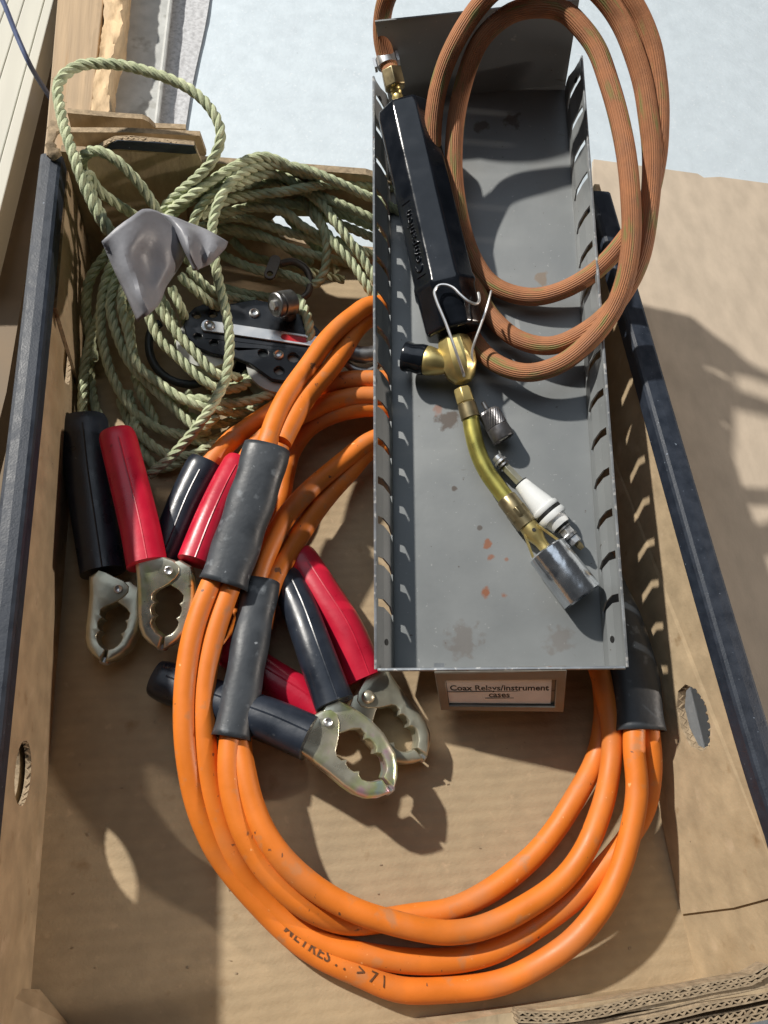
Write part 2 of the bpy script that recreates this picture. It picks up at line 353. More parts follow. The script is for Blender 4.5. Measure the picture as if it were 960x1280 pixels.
# left wall with two hand holes
lh = [oblong(UX(29, 966, XL).y, UX(29, 966, XL).z, .0165, .0150), oblong(UX(86, 432, XL).y, UX(86, 432, XL).z, .030, .0105)]
bm = bmesh.new(); plate(bm, [(YN, 0), (YB, 0), (YB, WH), (YN, WH)], lh, lambda s, t, h: Vector((h, s, t)), XL-.003, XL, 0, 1)
lw = obj('side_wall', bm, ['kraft', 'kraft_edge'], tray, smooth=False)
for q in lh: hole_flutes(lw, XL-.003, XL, q)
bm = bmesh.new(); plate(bm, [(YN, 0), (YB, 0), (YB, WH), (YN, WH)], lh, lambda s, t, h: Vector((h, s, t)), XL-.009, XL-.006, 0, 1); obj('outer_panel', bm, ['kraft', 'kraft_edge'], tray, smooth=False)
bm = bmesh.new(); plate(bm, [(.315, .004), (YB-.004, .004), (YB-.004, .088), (.325, .084)], [], lambda s, t, h: Vector((h, s, t)), XL+.0004, XL+.0026, 0, 1)
obj('glued_flap', bm, ['kraft', 'kraft_edge'], tray, smooth=False)
# right wall with one hand hole, plus the inner flap glued to it
lean = lambda s: .35+.65*min(1, max(0, (.36-s)/.36))
rc = UX(862, 905, XR)
rh = [(rc.y+dy, rc.z+dz) for dy, dz in ((.0235, .001), (.019, .010), (.009, .0155), (-.004, .0145), (-.014, .0095), (-.0165, .001), (-.012, -.009), (-.001, -.0135), (.012, -.0135), (.021, -.008))]
bm = bmesh.new(); plate(bm, [(YN, 0), (YB, 0), (YB, WH), (YN, WH)], [rh], lambda s, t, h: Vector((h+.0085*max(0,t)/WH*lean(s), s, t)), XR, XR+.004, 0, 1)
rw = obj('side_wall', bm, ['kraft', 'kraft_edge'], tray, smooth=False); hole_flutes(rw, XR+.0030, XR+.0068, rh)
fe = [UX(p[0], p[1], XR-.0028) for p in ((864, 1145), (905, 1136), (960, 1120))]
bm = bmesh.new(); plate(bm, [(fe[0].y, .002), (YB-.01, .002), (YB-.01, WH-.002), (fe[2].y, WH-.002), (fe[1].y, fe[1].z)], [rh], lambda s, t, h: Vector((h+.0085*max(0,t)/WH*lean(s), s, t)), XR-.0016, XR-.0002, 0, 1)
obj('glued_flap', bm, ['kraft', 'kraft_edge'], tray, smooth=False)
# back wall with the wide hand hole
bh = [UY(p[0], p[1], YB) for p in ((338, 276), (345, 270), (470, 272), (476, 290), (468, 316), (400, 310), (350, 296))]
bm = bmesh.new(); plate(bm, [(XL, 0), (XR, 0), (XR, .080), (.13, .084), (.09, .096), (XL, WH)], [[(p.x, p.z) for p in bh]], lambda s, t, h: Vector((s, h, t)), YB, YB+.006, 0, 1)
obj('back_wall', bm, ['kraft', 'kraft_edge'], tray, smooth=False)
# near wall and its layered fluted top edge
bm = bmesh.new(); plate(bm, [(XL, 0), (XR, 0), (XR, WH-.002), (.14, WH-.003), (.112, WH-.012), (XL, WH-.02)], [], lambda s, t, h: Vector((s, h+(.015 if s > .11 else 0)*t/WH, t)), YN-.006, YN)
nw = obj('near_wall', bm, 'kraft', tray, smooth=False)
bm = bmesh.new()
ea = [U(648, 1271, 98), U(715, 1271, 98.5), U(800, 1252, 99), U(900, 1232, 99), U(945, 1224, 100), U(962, 1212, 101)]
eb = [U(705, 1290, 96), U(790, 1277, 97), U(880, 1257, 98), U(975, 1237, 98)]
ec = [U(780, 1300, 95), U(860, 1284, 95), U(975, 1262, 96)]
upv = Vector((.1, 1, 0)).normalized()
for pts, th in ((ea, .0040), (eb, .0050), (ec, .0056)):
    dn = (0, 0, -.010)
    liners(bm, pts, upv, (-th/2, 0, th/2), .0007, dn)
    for s in ((-1, 1) if pts is not eb else (-1,)): flutes(bm, [p+upv*(s*th/4) for p in pts], upv, th/2, dn, .0042)
    if pts is eb: liners(bm, [p+upv*(th/4)-Z3*.0008 for p in pts], upv, (0,), th*.42, dn)
obj('fluted_edge', bm, 'kraft_edge', tray, smooth=False)
# corner gussets at the near end
bm = bmesh.new()
g = [U(48, 1238, 2), U(84, 1282, 2), U(40, 1330, 30), U(-40, 1300, 60), U(-10, 1236, 40)]
vs = [bm.verts.new(p) for p in g]; bm.faces.new(vs); obj('corner_gusset', bm, 'kraft', tray, smooth=False, solid=.002)
# dark printed rims
def rim(path, w, h):
    bm = bmesh.new(); P = crom(path, .012)
    prof = [(-w/2, -h), (-w/2, -.0028), (-w/2+.0008, -.0010), (-w/2+.0026, 0), (0, .0003), (w/2-.0026, 0), (w/2-.0008, -.0010), (w/2, -.0028), (w/2, -h)]
    rr = []
    for p in P:
        j = noise.noise(p*5)*.0006
        rr.append([bm.verts.new(p+Vector((a+j, 0, b+noise.noise(p*6)*.0003))) for a, b in prof])
    skin(bm, rr); bmesh.ops.recalc_face_normals(bm, faces=bm.faces); obj('rim', bm, 'navy', tray, smooth=False, bevel=.0005)
rim([(XL-.004, .432, WH+.006), (XL-.004, .2, WH+.006), (XL-.004, -.1, WH+.005)], .0145, .013)
rim([(XR+.0045, .430, WH+.004), (XR+.0075, .2, WH+.005), (XR+.0125, .02, WH+.006), (XR+.0150, -.030, WH+.006), (XR+.010, -.062, WH+.004)], .0165, .012)
# folded flaps of the back left corner
def slab(name, L, z0, z1, m, mside=None, label=None):
    bm = bmesh.new(); q = [U(p[0], p[1], z1) for p in L]
    plate(bm, [(p.x, p.y) for p in q], [], lambda a, b, h: Vector((a, b, h)), z0/1000, z1/1000, 0, 1 if mside else 0)
    return obj(name, bm, [m, mside] if mside else m, tray, smooth=False, label=label)
def upright(name, L, y, th, m, zb=.03, mside=None):
    bm = bmesh.new(); q = [UY(p[0], p[1], y) for p in L]; o_ = [(p.x, p.z) for p in q]
    if zb is not None: o_ += [(q[-1].x, zb), (q[0].x, zb)]
    plate(bm, o_, [], lambda a, b, h: Vector((a, h+.0006*noise.noise(Vector((a*60, b*60, 0))), b)), y, y+th, 0, 1 if mside else 0)
    return obj(name, bm, [m, mside] if mside else m, tray, smooth=False)
upright('folded_flap', [(84, 141), (140, 146), (178, 149), (186, 153), (193, 160), (232, 161)], .466, .0045, 'kraft', .03, 'kraft_edge')
upright('folded_flap', [(86, 165), (160, 165), (250, 170), (258, 193), (238, 219)], .453, .0045, 'kraft', .03, 'kraft_edge')
upright('inner_flap', [(104, 202), (116, 190), (130, 181), (146, 174), (195, 177), (243, 181), (252, 204), (232, 250)], .434, .0030, 'kraft', .02, 'kraft_edge')
upright('printed_flap', [(138, 180), (147, 175), (195, 178), (242, 182), (246, 192), (238, 193), (146, 186), (130, 188)], .4332, .0006, 'navy', None)
bm = bmesh.new(); e = [UY(p[0], p[1], .4355)+Z3*.0012 for p in ((104, 202), (116, 190), (130, 181), (146, 174), (195, 177), (243, 181))]
liners(bm, e, Y3, (-.0018, .0018), .0005, (0, 0, -.003)); flutes(bm, e, Y3, .0032, (0, 0, -.003), .0034); obj('fluted_edge', bm, 'kraft_edge', tray, smooth=False)
bm = bmesh.new()      # curled torn end beside the left rim
P = [U(72, 152, 118), U(66, 168, 116), U(64, 185, 112), U(72, 198, 108)]; tube(bm, crom(P, .002), lambda f: .0034+.0012*math.sin(f*9)+.0008*math.sin(f*31), 8, pw=.7, rz=lambda f: .0016+.0006*math.sin(f*23)); obj('curled_edge', bm, 'kraft_edge', tray)

# ================================================================== outside the tray
def flat(name, L, z0, z1, m, **k):
    bm = bmesh.new(); q = [U(p[0], p[1], z1) for p in L]
    plate(bm, [(p.x, p.y) for p in q], [], lambda a, b, h: Vector((a, b, h)), z0/1000, z1/1000)
    return obj(name, bm, m, smooth=False, **k)
bm = bmesh.new(); q = [U(p[0], p[1], -3) for p in ((742, 199), (800, 207), (872, 217), (880, 222), (900, 221), (1010, 236), (1300, 900), (1500, 1500))]
plate(bm, [(p.x, p.y) for p in q]+[(.318, -.20), (.318, .50)], [], lambda a, b, h: Vector((a, b, h)), -.007, -.003)
obj('cardboard_sheet', bm, 'kraft_pale', smooth=False, label='flat brown cardboard sheet lying on the table right of the tray', cat='cardboard')
tb = thing('timber_board', 'pale pine board behind the tray corner with a splintered edge strip', 'board', U(90, 60, -7))
bm = bmesh.new(); q = [U(p[0], p[1], 30) for p in ((77, -60), (136, -60), (112, 160), (95, 330), (40, 330), (58, 160))]
plate(bm, [(p.x, p.y) for p in q], [], lambda a, b, h: Vector((a, b, h)), -.06, .030); obj('board', bm, 'wood', tb, smooth=False, bevel=.001)
bm = bmesh.new()
la = crom([U(p[0], p[1], 33) for p in ((134, -60), (129, 0), (126, 50), (118, 100), (109, 160), (100, 240))], .006); lb = crom([U(p[0], p[1], 33) for p in ((160, -60), (155, 0), (150, 40), (140, 70), (136, 130), (126, 240))], .006)
n = min(len(la), len(lb)); gr = []
for i in range(n):
    a, b = la[i*(len(la)-1)//(n-1)], lb[i*(len(lb)-1)//(n-1)]; row = []
    for j in range(6):
        p = a.lerp(b, j/5); z = .003*noise.noise(p*160)+.002*noise.noise(p*420); sh = .0025*noise.noise(p*110+Vector((3, 0, 0)))
        row.append(bm.verts.new((p.x+(sh if j in (0, 5) else 0), p.y, p.z+z)))
    row.append(bm.verts.new((b.x, b.y, -.01))); row.insert(0, bm.verts.new((a.x, a.y, -.01))); gr.append(row)
for a, b in zip(gr, gr[1:]):
    for j in range(7): bm.faces.new((a[j], a[j+1], b[j+1], b[j]))
bmesh.ops.recalc_face_normals(bm, faces=bm.faces); obj('splintered_strip', bm, 'splinter', tb)
gs = thing('grey_strip', 'grey weathered strip lying between the pine board and the bubble film', 'strip', U(180, 60, -7))
bm = bmesh.new(); q = [U(p[0], p[1], 4) for p in ((166, -60), (217, -60), (214, 0), (194, 170), (186, 240), (118, 240), (131, 150), (148, 60), (158, 0))]
plate(bm, [(p.x, p.y) for p in q], [], lambda a, b, h: Vector((a, b, h)), -.0075, .004); obj('strip', bm, 'greyboard', gs, smooth=False, bevel=.0006)
bm = bmesh.new(); tube(bm, crom([U(p[0], p[1], 5) for p in ((219, -60), (213, 0), (204, 80), (194, 170))], .01), .0022, 8); obj('edge_bead', bm, 'greyboard', gs)
bm = bmesh.new(); q = [[U(a[0], a[1], -6).lerp(U(b[0], b[1], -6), j/24) for j in range(25)] for a, b in zip(crom([(218, -60, 0), (211, 20, 0), (200, 100, 0), (186, 230, 0)], 12), crom([(270, -60, 0), (259, 20, 0), (240, 110, 0), (222, 230, 0)], 12))]
gr = [[bm.verts.new((p.x, p.y, -.0055+.0016*max(0, noise.noise(p*150)))) for p in r] for r in q]
for a, b in zip(gr, gr[1:]):
    for j in range(24): bm.faces.new((a[j], a[j+1], b[j+1], b[j]))
obj('bubble_film', bm, 'bubble', label='strip of glittering lilac bubble film laid over the white table sheet', cat='plastic film')
cp = thing('painted_panel', 'cream painted panel of grooved boards at the left behind the tray', 'panel', U(20, 60, -90))
edges = [[(-60, 0), (10, 0), (-110, 320), (-240, 320)], [(10.7, 0), (30, 0), (-70, 320), (-109, 320)], [(30.7, 0), (55, 0), (-33, 320), (-69.3, 320)], [(56, 0), (67, 0), (-14, 320), (-32.5, 320)]]
for i, e in enumerate(edges):
    e2 = []
    (a, b, c, d) = e
    def ext(p, q): return (p[0]-(q[0]-p[0])*.35, p[1]-(q[1]-p[1])*.35)
    z = (-60, -60, -60, -54)[i]
    qq = [U(*p, z) for p in (ext(a, d), ext(b, c), c, d)]
    bm = bmesh.new(); plate(bm, [(p.x, p.y) for p in qq], [], lambda a, b, h: Vector((a, b, h)), -.085, z/1000); obj('board', bm, 'cream', cp, smooth=False, bevel=.001)
flat('brown_board', [(75, -80), (76, 0), (62, 160), (40, 300), (8, 490), (-60, 760), (-300, 760), (-100, 240), (60, -80)], -140, -110, 'brown', label='brown board lying low in the gap left of the tray', cat='board')
bm = bmesh.new(); tube(bm, crom([U(-12, -30, 40), U(4, 2, 30), U(20, 42, 15), U(38, 82, 0), U(60, 118, -40), U(72, 140, -80)], .006), .0022, 8)
obj('blue_cord', bm, 'bluecord', label='thin blue cord hanging across the cream panel at top left', cat='cord')

# ================================================================== steel drawer
dr = thing('steel_drawer', 'long grey painted steel drawer with slotted sides and a label at its front', 'drawer', D(DW/2, DL/2, 0))
INS = .0075
bm = bmesh.new(); nx, ny = 2, 2
plate(bm, [(INS, -.001), (DW-INS, -.001), (DW-INS, DL+.004), (INS, DL+.004)], [], lambda a, b, h: D(a, b, h), -.0009, 0); dbot = obj('bottom', bm, 'paint', dr, smooth=False)
def stain(o, m, pts):              # rust marks at places of their own on a copy of the paint
    m2 = M[m].copy(); o.data.materials[0] = m2; t = m2.node_tree; N = t.nodes; L = t.links; b = N['Principled BSDF']; base = worldloc(o)
    tc = N.new('ShaderNodeTexCoord'); nz = N.new('ShaderNodeTexNoise'); nz.inputs['Scale'].default_value = 150; nz.inputs['Detail'].default_value = 5; L.new(tc.outputs['Object'], nz.inputs['Vector'])
    for p, r, colr, k in pts:
        d = N.new('ShaderNodeVectorMath'); d.operation = 'DISTANCE'; L.new(tc.outputs['Object'], d.inputs[0]); d.inputs[1].default_value = p-base
        a = N.new('ShaderNodeMath'); a.operation = 'DIVIDE'; L.new(d.outputs['Value'], a.inputs[0]); a.inputs[1].default_value = r
        c = N.new('ShaderNodeMath'); c.operation = 'MULTIPLY_ADD'; L.new(nz.outputs[0], c.inputs[0]); c.inputs[1].default_value = -2.6; L.new(a.outputs[0], c.inputs[2])
        e = N.new('ShaderNodeMapRange'); L.new(c.outputs[0], e.inputs[0]); e.inputs[1].default_value = -.35; e.inputs[2].default_value = -.75; e.inputs[3].default_value = 0; e.inputs[4].default_value = k
        mx = N.new('ShaderNodeMix'); mx.data_type = 'RGBA'; src = b.inputs['Base Color'].links[0].from_socket; L.new(e.outputs[0], mx.inputs[0]); L.new(src, mx.inputs[6]); mx.inputs[7].default_value = (*colr, 1); L.new(mx.outputs[2], b.inputs['Base Color'])
RU = (.25, .095, .045); DK = (.07, .045, .03)
stain(dbot, 'paint', [(V(610, 680, 0), .0032, RU, .9), (V(612, 698, 0), .0030, RU, .8), (V(634, 699, 0), .0022, RU, .7), (V(608, 740, 0), .0036, RU, .95), (V(630, 744, 0), .0030, RU, .8), (V(600, 660, 0), .0018, DK, .7),
    (V(556, 524, 0), .0085, DK, .8), (V(548, 514, 0), .0045, RU, .6), (V(676, 348, 0), .006, (.20, .13, .07), .6), (V(672, 362, 0), .004, (.20, .13, .07), .7), (V(568, 610, 0), .002, DK, .8), (V(580, 800, 0), .012, (.13, .10, .08), .45), (V(700, 800, 0), .010, (.14, .11, .09), .4), (V(640, 150, 0), .008, DK, .7), (V(600, 158, 0), .006, DK, .7)])
# side walls: bent profile (offset from rim, height), slots cut through the bend
prof = [(0, .030), (.0006, .0262), (.0032, .0185), (.0066, .0125), (.0075, .006), (.0075, 0)]
shear = [0, 0, 0, -.004, -.0085, -.0085]
nslot = 15; pitch_s = .0262; first = .038; sw = .0050
for side in (0, 1):
    bm = bmesh.new(); xs = [0]
    for k in range(nslot): xs += [first+k*pitch_s, first+k*pitch_s+sw]
    xs += [DL]
    g = []
    for si, s in enumerate(xs):
        row = []
        for (o, h), sh in zip(prof, shear):
            ss = s+(sh if 0 < si < len(xs)-1 else 0)
            hh = h if s < DL-.001 else h
            row.append(bm.verts.new(D(o if side == 0 else DW-o, ss, hh)))
        g.append(row)
    for si in range(len(xs)-1):
        slot = si % 2 == 1
        for r in range(len(prof)-1):
            if slot and 1 <= r <= 3: continue
            bm.faces.new((g[si][r], g[si+1][r], g[si+1][r+1], g[si][r+1]))
    bmesh.ops.recalc_face_normals(bm, faces=bm.faces)
    wall = obj('slotted_side', bm, 'paint', dr, smooth=False, solid=.0011)
    bm = bmesh.new(); x = -.0002 if side == 0 else DW+.0002
    tube(bm, crom([D(x, -.0003, .0302), D(x, DL*.5, .0302), D(x, DL, .0302)], .03), .0009, 6); obj('rim_edge', bm, 'steel_edge', wall)
    for ll, hh in ((.0165, .0165), (DL-.012, .022)):
        bm = bmesh.new(); xx = (.0048 if side == 0 else DW-.0048) if hh < .02 else (.0033 if side == 0 else DW-.0033); ax = DX if side == 0 else -DX
        lathe(bm, D(xx, ll, hh), ax+DN*.45, [(0, .0021), (.0004, .0021)], 12); obj('rivet_hole', bm, 'rubber', wall)  # flat black disc paints the dark inside of the hole
bm = bmesh.new(); plate(bm, [(INS, 0), (DW-INS, 0), (DW-INS+.001, .073), (INS-.001, .073)], [], lambda a, b, h: D(a, DL+.004+h, b), 0, .0011); obj('back_plate', bm, 'paint', dr, smooth=False)
bm = bmesh.new(); plate(bm, [(INS, 0), (DW-INS, 0), (DW-.0022, .0296), (.0022, .0296)], [], lambda a, b, h: D(a, h, b), -.0011, 0); fw = obj('front_plate', bm, 'paint', dr, smooth=False)
bm = bmesh.new(); tube(bm, [D(x, -.0006, .0299) for x in np.linspace(.001, DW-.001, 12)], .0011, 6); obj('rim_edge', bm, 'steel_edge', fw)
bm = bmesh.new(); abx = [D(.036, .0012, .0292), D(.044, .0012, .0292)]; box(bm, D(.038, .0015, .029), DX, DY, DN, .006, .003, .0012); obj('tab', bm, 'steel_edge', fw, smooth=False)
# sloping label holder
la_, lb_, lc_, ld_ = V(543, 836.5, 29), V(708, 834, 29), V(704, 886, 4), V(551, 884, 4)
def lab(a, b, h=0):                 # a across 0..1, b down 0..1, h proud (m)
    p = (la_*(1-a)+lb_*a)*(1-b)+(ld_*(1-a)+lc_*a)*b; return p+LN*h
LN = ((lc_-la_).cross(lb_-ld_)).normalized()
if LN.z < 0: LN = -LN
bm = bmesh.new(); plate(bm, [(0, 0), (1, 0), (1, 1), (0, 1)], [], lambda a, b, h: lab(a, b, h), -.0012, 0); lh_ = obj('label_holder', bm, 'frame', dr, smooth=False)
bm = bmesh.new(); plate(bm, [(0, 0), (1, 0), (1, 1), (0, 1)], [[(.075, .22), (.925, .22), (.925, .88), (.075, .88)]], lambda a, b, h: lab(a, b, h), .0002, .0026); obj('frame', bm, 'frame', lh_, smooth=False, bevel=.0005)
bm = bmesh.new(); plate(bm, [(.078, .22), (.895, .22), (.895, .855), (.078, .86)], [], lambda a, b, h: lab(a, b, h), .0003, .0007); obj('card', bm, 'paper', lh_, smooth=False)
bm = bmesh.new(); wpx = (lb_-la_).length; hpx = (ld_-la_).length
def tfn(row, fx): return lambda x, y, z: lab(.487+x*fx/wpx, row-y/hpx, .00085+z)
add_text(bm, text_mesh('Coax Relays/instrument', .0062, .00014), tfn(.52, 1.0)); add_text(bm, text_mesh('cases', .0062, .00014), tfn(.69, 1.0))
xs_ = [v.co for v in bm.verts]
for row, hw in ((.545, .0362), (.715, .0086)): box(bm, lab(.487, row, .00085), (lb_-la_).normalized(), (ld_-la_).normalized(), LN, hw*2, .0005, .0001)
tx = obj('lettering', bm, 'ink', lh_, smooth=False)

# ================================================================== jumper cables
CR = .0066
jc = thing('jumper_cables', 'orange twin jumper cables with black sleeves and red and black clamps in a coil', 'cable', U(480, 900, 0))
def cable(L, r=CR, tail=None):
    bm = bmesh.new(); P = [p+Vector((noise.noise(p*22), noise.noise(p*22+Vector((7, 0, 0))), .5*noise.noise(p*18)))*.0011 for p in crom(px(L), .004)]; tube(bm, P, lambda f: r*(1+.03*math.sin(f*57)*math.sin(f*23)), 32); obj('cable', bm, 'orange', jc); return P
S4 = cable([(322, 560, 62), (283, 690, 46), (262, 735, 44), (242, 790, 40), (233, 850, 36), (231, 927, 30), (242, 993, 24), (265, 1050, 18), (293, 1092, 13), (344, 1149, 9), (400, 1195, 8), (450, 1220, 8), (500, 1237, 8), (562, 1237, 8), (625, 1227, 10), (675, 1206, 14), (717, 1177, 20), (750, 1135, 26), (775, 1085, 31), (790, 1035, 35), (796, 985, 38), (793, 935, 40), (793, 895, 41), (786, 830, 40), (764, 765, 42), (730, 690, 45), (690, 560, 52), (590, 440, 54), (520, 390, 50), (465, 381, 52), (440, 397, 52), (415, 420, 54), (390, 450, 56), (365, 485, 58), (345, 525, 60), (332, 565, 62)])
cable([(350, 557, 58), (305, 690, 44), (288, 735, 42), (268, 790, 38), (257, 850, 34), (255, 910, 30), (260, 970, 26), (273, 1020, 22), (292, 1065, 18), (325, 1115, 11), (380, 1165, 9), (433, 1190, 8), (500, 1200, 8), (562, 1200, 8), (617, 1187, 9), (667, 1160, 12), (712, 1127, 16), (750, 1089, 20), (784, 1050, 22), (804, 1014, 24), (812, 977, 28), (814, 940, 33), (810, 900, 38), (800, 832, 40), (776, 765, 41), (738, 690, 44), (705, 560, 50), (610, 460, 50), (520, 405, 44), (468, 396, 42), (448, 410, 42), (432, 437, 46), (415, 460, 50), (390, 487, 53), (370, 520, 56), (353, 553, 58)])
cable([(318, 745, 33), (310, 790, 34), (296, 880, 34), (287, 927, 33), (286, 970, 32), (298, 1023, 30), (319, 1066, 27), (350, 1104, 24), (387, 1134, 20), (433, 1153, 12), (475, 1152, 8), (515, 1145, 8), (562, 1137, 9), (612, 1114, 11), (658, 1077, 13), (696, 1035, 15), (725, 989, 17), (744, 947, 18), (752, 914, 19), (755, 877, 21), (740, 800, 26), (690, 700, 30), (600, 590, 32), (530, 535, 30), (465, 551, 26), (431, 574, 27), (405, 596, 29), (379, 621, 31), (356, 649, 33), (338, 684, 34), (326, 715, 34), (320, 740, 33), (314, 780, 33)])
cable([(332, 748, 31), (322, 800, 31), (304, 890, 31), (300, 935, 31), (304, 960, 32), (314, 1000, 32), (331, 1040, 32), (354, 1073, 31), (387, 1103, 29), (427, 1128, 27), (467, 1146, 25), (520, 1160, 21), (560, 1165, 19), (604, 1158, 19), (654, 1135, 21), (700, 1102, 23), (733, 1060, 25), (752, 1014, 27), (762, 964, 29), (765, 927, 30), (760, 885, 32), (735, 800, 36), (680, 700, 38), (600, 610, 36), (530, 560, 28), (465, 563, 20), (435, 592, 20), (409, 622, 21), (386, 652, 23), (369, 679, 25), (354, 705, 28), (342, 728, 31), (333, 755, 32), (327, 785, 32)])
cable([(236, 622, 26), (262, 580, 28), (290, 550, 28), (315, 532, 29), (340, 515, 30), (375, 495, 31), (415, 480, 33), (440, 476, 34), (469, 475, 36), (530, 480, 40), (610, 540, 40)])
cable([(297, 595, 30), (316, 562, 34), (335, 545, 34), (375, 520, 34), (410, 503, 34), (440, 497, 34), (469, 496, 35), (530, 505, 38), (600, 560, 36)])
cable([(280, 815, 12), (305, 730, 12), (324, 675, 13), (340, 650, 15), (351, 622, 17), (356, 595, 19), (364, 567, 21), (380, 541, 23), (400, 525, 25), (430, 515, 27), (469, 511, 29), (540, 525, 30), (600, 580, 28)])
# sleeves
def sleeve(L, wa, wb, h):
    bm = bmesh.new(); P = crom(px(L), .003); N_ = len(P)-1
    tube(bm, P, lambda f: (wa+(wb-wa)*f)*(1+.03*math.sin(f*19)+.05*max(0, (f-.93)/.07)), 28, rz=lambda f: h*(1+.04*math.sin(f*13+1)), pw=.82, cap=False)
    o = obj('sleeve', bm, 'sleeve', jc, solid=.0012); return o
sleeve([(334, 560, 61), (323, 600, 58), (303, 660, 51), (279, 731, 44)], .0143, .0140, .0098)
sleeve([(327, 728, 33), (317, 780, 33), (303, 860, 33), (289, 923, 32)], .0112, .0106, .0098)
sleeve([(733, 690, 45), (768, 765, 42), (791, 832, 39), (801, 914, 38)], .0146, .0146, .0098)
# printed words on the lowest cable
def on_cable(P, s0, ang0, r):
    fr = frames(P); ds = (P[1]-P[0]).length
    def fn(x, y, z):
        s = (s0+x)/ds; i = max(0, min(len(P)-2, int(s))); f = s-i; p = P[i].lerp(P[i+1], f); t, n, b = fr[i]; a = ang0-y/r
        return p+(b*math.sin(a)+n*math.cos(a))*(r+.00018)
    return fn
i0 = min(range(len(S4)), key=lambda i: (S4[i]-U(357, 1160, 8)).length); ds_ = (S4[1]-S4[0]).length
bm = bmesh.new(); me = text_mesh('METRES . .  > 7 \\', .0080, .00012, 'LEFT', 1.12)
sgn = 1
add_text(bm, me, on_cable(S4, i0*ds_, R(-6), CR*1.02), 0, .0009); obj('printed_lettering', bm, 'faded_ink', jc, smooth=False)
# clamps
JL = [(-10.5, -5), (-14, 2), (-17.3, 14), (-18.3, 23), (-17, 35), (-14, 41), (-11, 45), (-6.2, 48.5), (-5.6, 40), (-8.5, 38), (-10, 35.5), (-11, 32.5), (-11, 30), (-9.2, 28), (-10.8, 26), (-11.2, 23), (-10.6, 20.5), (-9.2, 19), (-10.6, 17), (-10.4, 13.5), (-7.5, 11), (-4, 9.5), (0, 8), (4, 3), (2, -4), (-4, -7.5)]
JR = [(19.5, -3), (16, 8), (13, 20), (11, 30), (9, 37), (6, 42.5), (2, 46), (-4.8, 48.8), (-4.6, 40.5), (-1, 38.5), (1.2, 36), (2.6, 33.5), (2.4, 31), (1.4, 29.5), (3.4, 28), (4.3, 25), (4, 22.5), (2.8, 21), (4.8, 19.5), (5.4, 16.5), (4.2, 14), (2.5, 12.5), (-1, 9), (-4.6, 4), (-6, 0), (-5, -4), (-1, -6.6), (5, -7.6), (11, -9), (15, -9)]
def jawbody(bm, L, outer, f, z0, z1, r):
    n = len(L); P = [Vector((a, b)) for a, b in L]; area = sum(P[i].x*P[(i+1) % n].y-P[(i+1) % n].x*P[i].y for i in range(n)); sg = 1 if area > 0 else -1
    nn = []
    for i in range(n):
        e0 = (P[i]-P[i-1]).normalized(); e1 = (P[(i+1) % n]-P[i]).normalized(); m = (Vector((-e0.y, e0.x))+Vector((-e1.y, e1.x)))
        nn.append(m.normalized()*sg if m.length > 1e-6 else Vector((0, 0)))
    lev = [(0, z0), (0, z1-r)]+[(r*(1-math.cos(a)), z1-r+r*math.sin(a)) for a in (.35, .7, 1.05, 1.35, 1.571)]
    lev = [(r*.35, z0-.0004), (0, z0+.001)]+lev[1:]
    rr = []
    for o, z in lev: rr.append([bm.verts.new(f(*(P[i]+nn[i]*(o*1000*(1 if i in outer else .22))), z)) for i in range(n)])
    for a, b in zip(rr, rr[1:]):
        for i in range(n): bm.faces.new((a[i], a[(i+1) % n], b[(i+1) % n], b[i]))
    for ring_, o in ((rr[0], lev[0][0]), (rr[-1], lev[-1][0])):
        for t in tessellate_polygon([[Vector((*(P[i]+nn[i]*(o*1000*(1 if i in outer else .22))), 0)) for i in range(n)]]):
            try: bm.faces.new([ring_[i] for i in t])
            except ValueError: pass
    bmesh.ops.recalc_face_normals(bm, faces=bm.faces)
